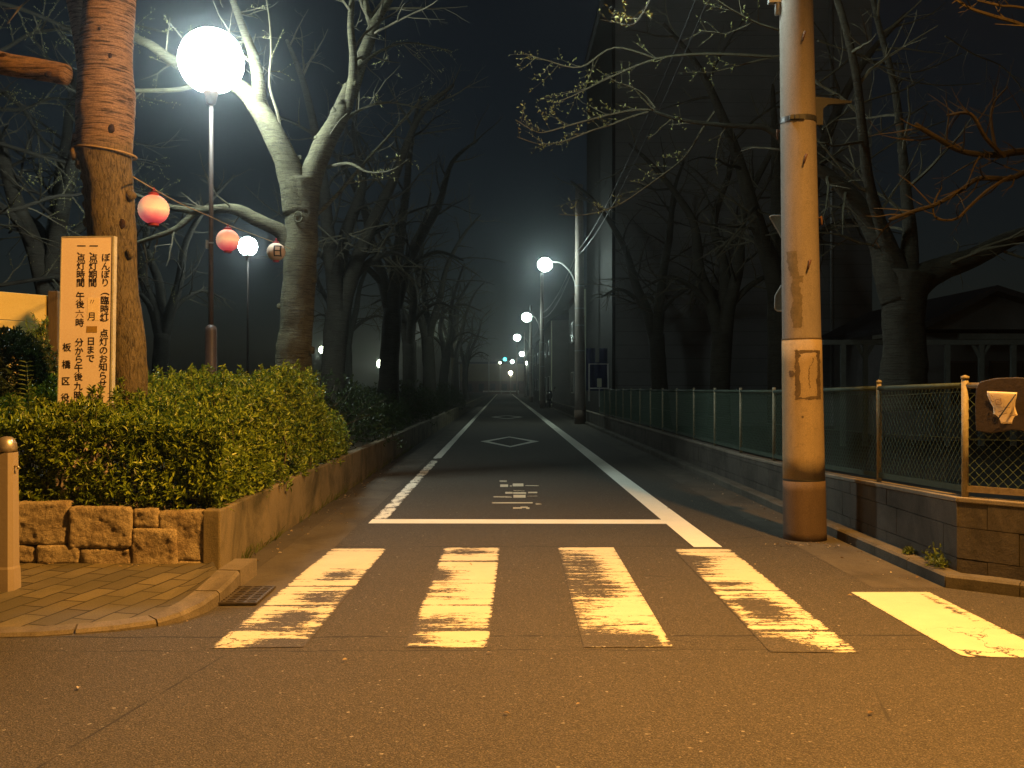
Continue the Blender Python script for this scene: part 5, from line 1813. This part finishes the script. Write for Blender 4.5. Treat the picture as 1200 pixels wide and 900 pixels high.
# ================================================================ HEDGES AND SHRUBS
def hedge_height(x, y):
    h = np.interp(y, [6.8, 7.3, 8.3, 9.4, 10.4, 11.3, 12.2, 12.9], [.98, 1.10, 1.20, 1.38, 1.34, 1.10, .84, .62])
    if x < -3.3:
        h -= .05 * (-3.3 - x) * (1 if y < 8.6 else .3)
    return h + .12 * mnoise.noise(Vector((x * 1.3, y * 1.3, 2.0))) + .09 * mnoise.noise(Vector((x * 4, y * 4, 7.0)))


def hedge(name, label, cat, x0, x1, y0, y1, hfun, n, rng_, mat, z0=.40, L=(.034, .062), per=6, faces=('front', 'right', 'top'), sprout=30, group=None):
    t = thing(name, label, cat, ((x0 + x1) / 2, (y0 + y1) / 2, .36), group)
    C = []; O = []
    w, d = x1 - x0, y1 - y0
    hm = 1.0
    area = {'front': w * .75, 'right': d * .75, 'top': w * d * 1.1}
    tot = sum(area[f] for f in faces)
    for f in faces:
        for _ in range(int(n * area[f] / tot)):
            dep = min(.32, rng_.exponential(.085))
            if f == 'front':
                x = rng_.uniform(x0, x1); y = y0
                h = hfun(x, y + .1); z = z0 + (h - z0) * rng_.random() ** .9
                o = np.array((rng_.normal(0, .25), -1, .35 + .5 * (z - z0) / (h - z0)))
                bulge = .10 * mnoise.noise(Vector((x * 2.2, z * 2.6, 3))) + .05 * mnoise.noise(Vector((x * 6, z * 6, 3)))
                p = (x, y0 + dep - bulge - .03 + .10 * max(0, (z - h + .25) / .25), z)
            elif f == 'right':
                y = rng_.uniform(y0, y1); x = x1
                h = hfun(x, y); z = z0 + (h - z0) * rng_.random() ** .9
                o = np.array((1, rng_.normal(-.2, .25), .35 + .5 * (z - z0) / (h - z0)))
                bulge = .12 * mnoise.noise(Vector((y * 2.0, z * 2.6, 9))) + .05 * mnoise.noise(Vector((y * 6, z * 6, 3)))
                p = (x1 - dep + bulge - .10 * max(0, (z - h + .25) / .25), y, z)
            else:
                x = rng_.uniform(x0, x1); y = rng_.uniform(y0, y1)
                h = hfun(x, y)
                o = np.array((rng_.normal(0, .3), rng_.normal(-.1, .3), 1))
                p = (x, y, h - dep + .02)
            C.append(p); O.append(o / np.linalg.norm(o))
    stems = MB()
    for _ in range(sprout):   # young shoots standing proud of the clipped top
        x = rng_.uniform(x0 + .05, x1 - .05); y = rng_.uniform(y0 + .05, y1 - .05)
        h = hfun(x, y); k = rng_.uniform(.04, .17)
        tip = Vector((x + rng_.normal(0, .03), y + rng_.normal(0, .03), h + k))
        stems.tube([Vector((x, y, h - .2)), tip], [.004, .002], 4)
        for q in np.arange(.0, k, .022):
            C.append((x + (tip.x - x) * q / k, y + (tip.y - y) * q / k, h + q)); O.append(np.array((rng_.normal(0, .5), rng_.normal(0, .5), 1)))
    for _ in range(int(w * d * 14) + 6):   # woody stems below
        x = rng_.uniform(x0 + .08, x1 - .08); y = rng_.uniform(y0 + .08, y1 - .05)
        h = hfun(x, y)
        a = Vector((x + rng_.normal(0, .08), y + rng_.normal(0, .08), .33)); b = Vector((x, y, h - .15))
        stems.tube([a, a.lerp(b, .5) + Vector((rng_.normal(0, .05), rng_.normal(0, .05), 0)), b], [.011, .008, .004], 5)
    O = np.array(O); O /= np.linalg.norm(O, axis=1, keepdims=True)
    rosettes('foliage', mat, C, O, rng_, t, per, L)
    stems.build('stem', M['twig'], t)
    return t


hr = np.random.default_rng(99)
hedge('azalea_hedge', 'clipped leafy hedge above the stone wall, in front of the notice board', 'hedge', -5.2, -1.98, 6.93, 8.35, hedge_height, 8600, hr, M['leaf'], sprout=60)
hedge('azalea_bush', 'tall sunlit-looking bush crown along the concrete wall between trunk and lamp post'.replace('sunlit-looking', 'yellow-green'), 'bush', -4.2, -1.99, 8.36, 10.9, hedge_height, 6600, hr, M['leaf'], sprout=110)
hedge('azalea_bush', 'lower end of the lit hedge beside the concrete wall, sloping down to dark', 'bush', -3.9, -2.0, 10.95, 12.9, hedge_height, 3200, hr, M['leaf'], sprout=60)
def h_dark(x, y):
    r = math.hypot((x + 4.62) / .72, (y - 9.1) / .6)
    return .5 + 1.42 * math.sqrt(max(0, 1 - min(1, r) ** 2)) + .10 * mnoise.noise(Vector((x * 3, y * 3, 1)))
t = thing('dark_bush', 'rounded dark green bush before the yellow board wall', 'bush', (-4.62, 9.1, .36))
C = []; O = []
for _ in range(4300):
    a = hr.uniform(0, 6.283); b = math.acos(hr.uniform(-.35, 1))
    o = np.array((math.sin(b) * math.cos(a), math.sin(b) * math.sin(a), math.cos(b)))
    r = 1 - min(.6, hr.exponential(.12)) + .12 * mnoise.noise(Vector(o * 2.6)) + .05 * mnoise.noise(Vector(o * 7))
    C.append((-4.66 + o[0] * r * .62, 9.15 + o[1] * r * .55, 1.05 + o[2] * r * .78)); O.append(o)
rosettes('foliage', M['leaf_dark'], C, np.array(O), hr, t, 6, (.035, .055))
MB().tube([Vector((-4.62, 9.1, .3)), Vector((-4.6, 9.1, .8)), Vector((-4.64, 9.12, 1.4))], [.03, .025, .012], 6).build('stem', M['twig'], t)
# a spray of the bush against the bright wall
C = []; O = []
t2 = thing('young_shrub', 'loose pale shoots rising against the yellow board wall', 'shrub', (P(44, 400, 9.6).x, 9.6, .4))
stems = MB()
for k in range(12):
    a = Vector((P(44, 430, 9.6).x + hr.normal(0, .10), 9.6, 1.35)); b = P(hr.uniform(30, 58), hr.uniform(366, 392), 9.6)
    stems.tube([a, a.lerp(b, .5) + Vector((0, 0, .05)), b], [.005, .004, .002], 4)
    for q in np.arange(.2, 1, .06):
        C.append(a.lerp(b, q)); O.append((hr.normal(0, .6), hr.normal(0, .6), .8))
O = np.array(O); O /= np.linalg.norm(O, axis=1, keepdims=True)
rosettes('foliage', M['leaf'], C, O, hr, t2, 3, (.04, .07), .26)
stems.build('stem', M['twig'], t2)
# tall weed with paired narrow leaves
yv = 7.4
base = P(36, 500, yv); top = P(33.5, 425, yv)
wd = thing('tall_weed', 'single tall weed stalk with paired narrow leaves before the dark bush', 'weed', (base.x, yv, .4))
MB().tube([Vector((base.x, yv, .5)), base.lerp(top, .5) + Vector((.006, 0, 0)), top], [.008, .006, .003], 6).build('stem', M['weed'], wd, True)
ps = []; ds = []; ns = []; ls = []
for i in range(15):
    p = base.lerp(top, .0 + i / 14)
    for s in (-1, 1):
        for yy in (0, 1):
            ps.append(p); ds.append((s * 1.0, (-.5 if yy else .3), .15 + .2 * (i / 14))); ns.append((0, -.5, 1)); ls.append(.075 * (1.25 - .5 * i / 14) * (1 if yy else .8))
ls = np.array(ls)
leaves_mesh('leaf_pair', M['weed'], ps, ds, ns, ls, ls * .2, wd)

# bushes further along the wall, darker and darker
def bush_proto(seed, label, w=1.5, h=.9, n=900, per=5, L=(.04, .07)):
    rr = np.random.default_rng(seed)
    t = thing('wayside_bush', label, 'bush', (0, 0, 0), 'dark bushes along the park wall')
    C = []; O = []
    for _ in range(n):
        a = rr.uniform(0, 6.283); b = math.acos(rr.uniform(-.2, 1))
        o = np.array((math.sin(b) * math.cos(a), math.sin(b) * math.sin(a), math.cos(b)))
        r = 1 - min(.7, rr.exponential(.14)) + .22 * mnoise.noise(Vector(o * 2.2) + Vector((seed, 0, 0))) + .08 * mnoise.noise(Vector(o * 6))
        C.append((o[0] * r * w * .5, o[1] * r * 1.15, .12 + o[2] * r * h)); O.append(o)
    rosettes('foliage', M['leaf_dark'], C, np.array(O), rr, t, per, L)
    mb = MB()
    for k in range(14):
        e = Vector((rr.normal(0, w * .22), rr.normal(0, .5), h * rr.uniform(.6, 1.05)))
        mb.tube([Vector((e.x * .2, e.y * .3, -.05)), e * .55 + Vector((0, 0, .05)), e], [.012, .008, .003], 4)
    mb.build('stem', M['twig'], t)
    return t


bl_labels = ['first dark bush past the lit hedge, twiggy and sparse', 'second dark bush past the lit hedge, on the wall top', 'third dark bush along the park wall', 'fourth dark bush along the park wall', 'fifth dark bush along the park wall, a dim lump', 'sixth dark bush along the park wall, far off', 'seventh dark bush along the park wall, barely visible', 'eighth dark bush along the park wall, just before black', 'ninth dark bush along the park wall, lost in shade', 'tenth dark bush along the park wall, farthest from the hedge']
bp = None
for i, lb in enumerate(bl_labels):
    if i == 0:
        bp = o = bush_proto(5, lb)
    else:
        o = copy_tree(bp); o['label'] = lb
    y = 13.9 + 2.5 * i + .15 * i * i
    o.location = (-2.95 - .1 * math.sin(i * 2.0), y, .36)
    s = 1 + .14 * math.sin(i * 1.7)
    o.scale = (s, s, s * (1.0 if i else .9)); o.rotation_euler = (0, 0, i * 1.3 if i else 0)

# ================================================================ RIGHT BACKGROUND
# grey clad building beyond the fence
bd = thing('grey_building', 'large windowless grey clad building rising behind the fence trees', 'building', (6.5, 30.5, .09))
MB().box((3.44, 30.5, .05), (11.5, 40, 14.4)).build('wall', M['siding'], bd)
MB().box((3.40, 30.56, .05), (3.438, 40, 14.4)).build('shaded_side', M['side_shade'], bd)  # thin skin coloured dark so this face looks unlit
MB().box((3.37, 30.42, .05), (3.47, 30.498, 14.4)).build('corner_trim', M['side_shade'], bd)
MB().box((3.3, 30.3, 14.402), (11.7, 40.2, 14.6)).build('roof', M['roof'], bd)
mb = MB()
mb.tube([Vector((10.2, 30.42, .1)), Vector((10.2, 30.42, 14.3))], .05, 8)
mb.build('downpipe', M['steel'], bd, True)
# pipe gate frame, blue sheet, meter box
Yg = 31.0
gf = thing('gate_frame', 'thin pale pipe gate frame between the second pole and grey building', 'gate', (P(701, 455, 29.6).x, 29.6, .4))
mb = MB()
mb.tube([P(690.5, 470, 29.6), P(690.5, 426.5, 29.6), P(712.5, 426.5, 29.6), P(713, 470, 29.6)], .024, 8)
mb.build('pipe_frame', M['white_steel'], gf, True)
MB().tube([P(690.5, 455, 29.6), P(713, 455, 29.6)], .018, 8).build('cross_bar', M['white_steel'], gf, True)
tp = thing('blue_sheet', 'crumpled blue tarpaulin hung behind the pale gate frame', 'tarpaulin', (P(700, 440, 30.1).x, 30.1, .4))
mb = MB()
NX, NZ = 16, 18
for j in range(NZ + 1):
    for i in range(NX + 1):
        p = P(686.5 + 25.5 * i / NX, 408 + 50 * j / NZ, 30.1)
        p.y += .05 * math.sin(i * 1.3 + .4 * math.sin(j * .6)) + .04 * mnoise.noise(p * 3)
        mb.v.append(p)
for j in range(NZ):
    for i in range(NX):
        if 6 < i < 10 and j < 6:
            continue
        q = j * (NX + 1) + i
        mb.f.append((q, q + 1, q + NX + 2, q + NX + 1))
o = mb.build('sheet', M['tarp'], tp, True)
so = o.modifiers.new('thick', 'SOLIDIFY'); so.thickness = .006
mbx = thing('meter_box', 'small pale meter box inside the pale gate frame', 'meter box', (P(702.5, 450, 29.8).x, 29.8, 1.2))
a, b = P(700, 453.5, 29.8), P(705, 443.5, 29.8)
rounded(MB().box((a.x, 29.75, a.z), (b.x, 29.87, b.z)).build('case', M['white_pvc'], mbx), .01)
MB().tube([Vector((mbx.location.x, 29.82, a.z - .6)), Vector((mbx.location.x, 29.82, a.z))], .018, 6).build('conduit', M['steel'], mbx)

# low hall with veranda at the far right
hl = thing('veranda_hall', 'low dark hall with gabled roof and veranda posts behind the broad tree', 'building', (10, 22, .09))
Yh = 21.0
eL, eR = P(1088, 384, Yh), P(1330, 384, Yh)
pk = P(1172, 340, Yh)
mb = MB()
MB().box((eL.x + .35, Yh + 1.1, .09), (eR.x - .3, Yh + 7, eL.z - .05)).build('wall', M['house_b'], hl)
mb.slab([eL, Vector((pk.x, Yh, pk.z)), Vector((pk.x, Yh, pk.z + .12)), eL + Vector((-.05, 0, .12))], (0, 7.4, 0))
mb.slab([Vector((pk.x, Yh, pk.z)), Vector((eR.x, Yh, pk.z - .9)), Vector((eR.x, Yh, pk.z - .78)), Vector((pk.x, Yh, pk.z + .12))], (0, 7.4, 0))
ro_ = mb.build('roof', M['roof'], hl)
mb = MB().quad((eL.x + .2, Yh + .5, eL.z), (eR.x, Yh + .5, eL.z), (eR.x, Yh + .5, pk.z - .9), (pk.x, Yh + .5, pk.z))
mb.build('gable', M['house_b'], hl)
MB().box((P(1132, 0, Yh).x, Yh + .2, P(0, 397, Yh).z), (eR.x, Yh + .30, P(0, 390, Yh).z)).build('fascia', M['sign_back'], hl)
zb_ = P(0, 401, Yh - .8).z
MB().box((P(965, 0, Yh - .8).x, Yh - .85, zb_ - .05), (P(1300, 0, Yh - .8).x, Yh - .75, zb_ + .05)).build('beam', M['sign_back'], hl)
for px in (989, 1015, 1112, 1152, 1190, 1235):
    x = P(px, 0, Yh - .8).x
    mb = MB().box((x - .05, Yh - .84, .05), (x + .05, Yh - .76, zb_ - .052))
    if px in (1015, 1152):
        for s in (-1, 1):
            mb.slab([Vector((x + s * .05, Yh - .82, zb_ - .32)), Vector((x + s * .20, Yh - .82, zb_ - .055)), Vector((x + s * .12, Yh - .82, zb_ - .055)), Vector((x + s * .05, Yh - .82, zb_ - .2))][::s], (0, .05, 0))
    mb.build('veranda_post', M['sign_back'], hl)
for px in (1128, 1180, 1216):
    x = P(px, 0, Yh + 1.1).x
    f_ = MB().box((x - .35, Yh + 1.06, .9), (x + .35, Yh + 1.098, 1.9)).build('window', M['steel_dark'], hl)
    MB().box((x - .31, Yh + 1.045, .94), (x + .31, Yh + 1.058, 1.86)).build('pane', M['glass'], f_)

# houses along the right of the lane, mostly lost in the dark
def house(x0, x1, y0, y1, h, label, mat='house', win=((.3, 1.0), (.7, 1.0), (.3, 3.6), (.7, 3.6))):
    t = thing('house', label, 'house', ((x0 + x1) / 2, y0, 0), 'houses along the lane')
    MB().box((x0, y0, 0), (x1, y1, h)).build('wall', M[mat], t)
    mb = MB()
    xm = (x0 + x1) / 2
    mb.slab([Vector((x0 - .3, y0 - .3, h)), Vector((xm, y0 - .3, h + 1.4)), Vector((x1 + .3, y0 - .3, h))], (0, y1 - y0 + .6, 0))
    mb.build('roof', M['roof'], t)
    for (u, z) in win:          # street side and gable side
        yy = y0 + (y1 - y0) * u
        f = MB().box((x0 - .06, yy - .75, z), (x0 - .002, yy + .75, z + 1.1)).build('window', M['steel'], t)
        MB().box((x0 - .075, yy - .68, z + .06), (x0 - .063, yy + .68, z + 1.04)).build('pane', M['glass'], f)
        xx = x0 + (x1 - x0) * u
        f = MB().box((xx - .7, y0 - .06, z), (xx + .7, y0 - .002, z + 1.1)).build('window', M['steel'], t)
        MB().box((xx - .63, y0 - .075, z + .06), (xx + .63, y0 - .063, z + 1.04)).build('pane', M['glass'], f)
    MB().tube([Vector((x0 - .05, y0 + .3, 0)), Vector((x0 - .05, y0 + .3, h))], .045, 8).build('downpipe', M['white_pvc'], t)
    return t


house(3.6, 11, 42.5, 54, 5.6, 'dark two-storey house directly past the grey clad building')
house(3.3, 10, 66, 80, 5.8, 'dark house behind the scooter between third and fourth poles', 'house_b')
house(3.4, 10, 90, 110, 5.6, 'dark house past the fourth pole')
house(3.6, 10, 118, 150, 6.2, 'long dim house before the end of the lane')

# shop or hall closing the street end
es = thing('street_end_building', 'far lit building closing the end of the lane', 'building', (0, 204, 0))
MB().box((-9, 204, 0), (7, 212, 2.6)).build('ground_floor', M['end_brick'], es)
MB().box((-9, 203.9, 2.606), (7, 212, 6.2)).build('upper_wall', M['end_wall'], es)
MB().box((-9.4, 203.4, 6.21), (7.4, 212.5, 6.6)).build('roof', M['roof'], es)
for x in (-7, -4.6, -2.2, .2, 2.6, 5):
    f = MB().box((x - .6, 203.94, .4), (x + .6, 203.996, 2.1)).build('window', M['steel_dark'], es)
    MB().box((x - .5, 203.92, .5), (x + .5, 203.936, 2.0)).build('pane', M['glass'], f)
gd = thing('guard_rail', 'white guard rail across the far end of the lane', 'guard rail', (0, 200.5, 0))
MB().box((-4.2, 200.5, .35), (3.2, 200.58, .62)).build('beam', M['white_steel'], gd)
for x in (-4, -2.2, -.4, 1.4, 3):
    MB().box((x - .06, 200.6, 0), (x + .06, 200.7, .7)).build('post', M['white_steel'], gd)

# traffic signal at the far end
sg = thing('traffic_signal', 'far traffic signal showing green beside the end lamp', 'traffic light', (-2.8, 188, 0))
c = P(593.5, 421, 188)
MB().tube([Vector((-2.8, 188, 0)), Vector((-2.8, 188, c.z + .3))], .09, 8).build('post', M['steel'], sg, True)
MB().tube([Vector((-2.8, 188, c.z)), Vector((c.x - .5, 188, c.z))], .05, 8).build('arm', M['steel'], sg, True)
MB().box((c.x - .55, 187.9, c.z - .2), (c.x + .75, 188.1, c.z + .2)).build('housing', M['black'], sg)
MB().sphere(Vector((c.x - .3, 187.88, c.z)), .34, 14, 8).build('lamp_lens', M['signal'], sg, True)

def far_light(px, py, Y, r, mat, label):
    c = P(px, py, Y)
    t = thing('porch_lamp', label, 'porch lamp', (c.x, Y, 0), 'far small lamps at the lane end')
    MB().tube([Vector((c.x, Y, 0)), Vector((c.x, Y, c.z - r))], .04, 6).build('post', M['steel'], t, True)
    MB().sphere(c, r, 12, 8).build('globe', M[mat], t, True)
far_light(586, 425, 186, .19, 'globe_far', 'small far lamp beside the green signal')
far_light(598.5, 437, 180, .33, 'warm_far', 'low warm lamp under the brightest far street lamp')
far_light(617, 425.5, 150, .24, 'globe_far', 'small white lamp just past the scooter pole, lower of two')

# parked scooter at the lane edge
sx, sy = 3.05, 63.6
sc_ = thing('parked_scooter', 'black parked scooter with bright glints at the lane edge', 'scooter', (sx - .1, sy, 0))
for yy in (-.55, .62):
    wl = MB()
    ax = Matrix.Rotation(math.pi / 2, 3, 'Y')
    wl.lathe([(.13, -.05), (.20, -.055), (.235, -.03), (.24, 0), (.235, .03), (.20, .055), (.13, .05)], (sx - .1, sy + yy, .24), 20, ax)
    w_ = wl.build('wheel', M['rubber'], sc_, True)
    MB().lathe([(.01, -.045), (.12, -.04), (.128, 0), (.12, .04), (.01, .045)], (sx - .1, sy + yy, .24), 16, ax).build('rim', M['chrome'], w_, True)
X0 = sx - .1
mb = MB()
q, r_ = cr_resample([Vector((X0, sy - .62, .50)), Vector((X0, sy - .50, .75)), Vector((X0, sy - .42, 1.0)), Vector((X0, sy - .40, 1.08))], [.10, .20, .17, .09], 6)
mb.tube(q, r_, 14)
q, r_ = cr_resample([Vector((X0, sy - .45, .34)), Vector((X0, sy - .1, .30)), Vector((X0, sy + .25, .42)), Vector((X0, sy + .6, .62)), Vector((X0, sy + .92, .68))], [.15, .14, .18, .17, .08], 6)
mb.tube(q, r_, 14)
mb.build('body', M['scooter'], sc_, True)
q, r_ = cr_resample([Vector((X0, sy + .05, .74)), Vector((X0, sy + .3, .80)), Vector((X0, sy + .6, .83)), Vector((X0, sy + .85, .84))], [.09, .12, .12, .07], 5)
MB().tube(q, r_, 12).build('seat', M['rubber'], sc_, True)
MB().tube([Vector((X0 - .36, sy - .33, 1.08)), Vector((X0 - .1, sy - .42, 1.06)), Vector((X0 + .1, sy - .42, 1.06)), Vector((X0 + .36, sy - .33, 1.08))], .016, 8).build('handlebar', M['chrome'], sc_, True)
for s in (-1, 1):
    MB().tube([Vector((X0 + s * .28, sy - .38, 1.08)), Vector((X0 + s * .34, sy - .42, 1.24))], .007, 6).build('mirror_stem', M['chrome'], sc_)
    MB().sphere(Vector((X0 + s * .35, sy - .42, 1.28)), .06, 12, 8).build('mirror', M['chrome'], sc_, True)
MB().sphere(Vector((X0, sy - .60, .92)), .10, 14, 10).build('headlight', M['chrome'], sc_, True)
MB().tube([Vector((X0 + .2, sy + .2, .28)), Vector((X0 + .22, sy + .85, .38))], [.03, .05], 10).build('exhaust', M['chrome'], sc_, True)
MB().tube([Vector((X0 - .15, sy + .1, .25)), Vector((X0 - .25, sy + .05, .01))], .012, 6).build('side_stand', M['chrome'], sc_)

# ================================================================ LIGHT, SKY, CAMERA
HAZE = .0014
world = bpy.data.worlds.new('World')
scene.world = world
world.use_nodes = True
nt = world.node_tree
bg = nt.nodes['Background']
sky = nt.nodes.new('ShaderNodeTexSky')
sky.sky_type = 'NISHITA'
sky.sun_disc = False
sky.sun_elevation = R(14)
sky.sun_rotation = R(150)
nt.links.new(sky.outputs[0], bg.inputs[0])
bg.inputs[1].default_value = .0021

# thin haze added to give the lamps a halo and lift the blacks
t = NT('glow_haze')
pv = t.node('ShaderNodeVolumePrincipled')
pv.inputs['Color'].default_value = (.82, .92, 1, 1)
pv.inputs['Density'].default_value = HAZE
pv.inputs['Anisotropy'].default_value = .95
t.link(pv.outputs[0], t.n['Material Output'].inputs['Volume'])
t.n.remove(t.bsdf)
hz = MB().box((-410, -70, -1.1), (410, 610, 16)).build('haze', t.m)
hz['kind'] = 'stuff'

ld = bpy.data.lights.new('faint_fill', 'SUN')  # added faint cool fill over the trees, no moon behind it
ld.energy = .004; ld.angle = R(.5); ld.color = (.75, .85, 1)
lo_ = bpy.data.objects.new('faint_fill', ld)
COL.objects.link(lo_)
lo_.rotation_euler = (R(45), 0, R(150))

ld = bpy.data.lights.new('sodium_light', 'SPOT')     # a full cut-off lantern: throws down and out, little above
ld.energy = 8500; ld.shadow_soft_size = .11; ld.color = (1.0, .45, .082)
ld.spot_size = R(160); ld.spot_blend = 1.0
lo_ = bpy.data.objects.new('sodium_light', ld)
COL.objects.link(lo_)
lo_.location = (3.15, 4.2, 6.8)
lo_.rotation_euler = Vector((-.6, -.22, -.76)).to_track_quat('-Z', 'Y').to_euler()

cd = bpy.data.cameras.new('camera')
cam = bpy.data.objects.new('camera', cd)
COL.objects.link(cam)
cam.location = (0, 0, H)
cd.sensor_width = 36
cd.lens = F / 1200 * 36
cam.rotation_euler = (math.pi / 2 + math.atan(4 / F), 0, -math.atan(10 / F))
cd.clip_end = 2000
cd.clip_start = .05
scene.camera = cam

vs = scene.view_settings
vs.view_transform = 'Standard'
vs.look = 'None'
vs.exposure = 0
vs.gamma = 1
vs.use_curve_mapping = False
scene.cycles.use_denoising = True
scene.cycles.max_bounces = 5
scene.cycles.sample_clamp_indirect = 4
scene.cycles.use_light_tree = True
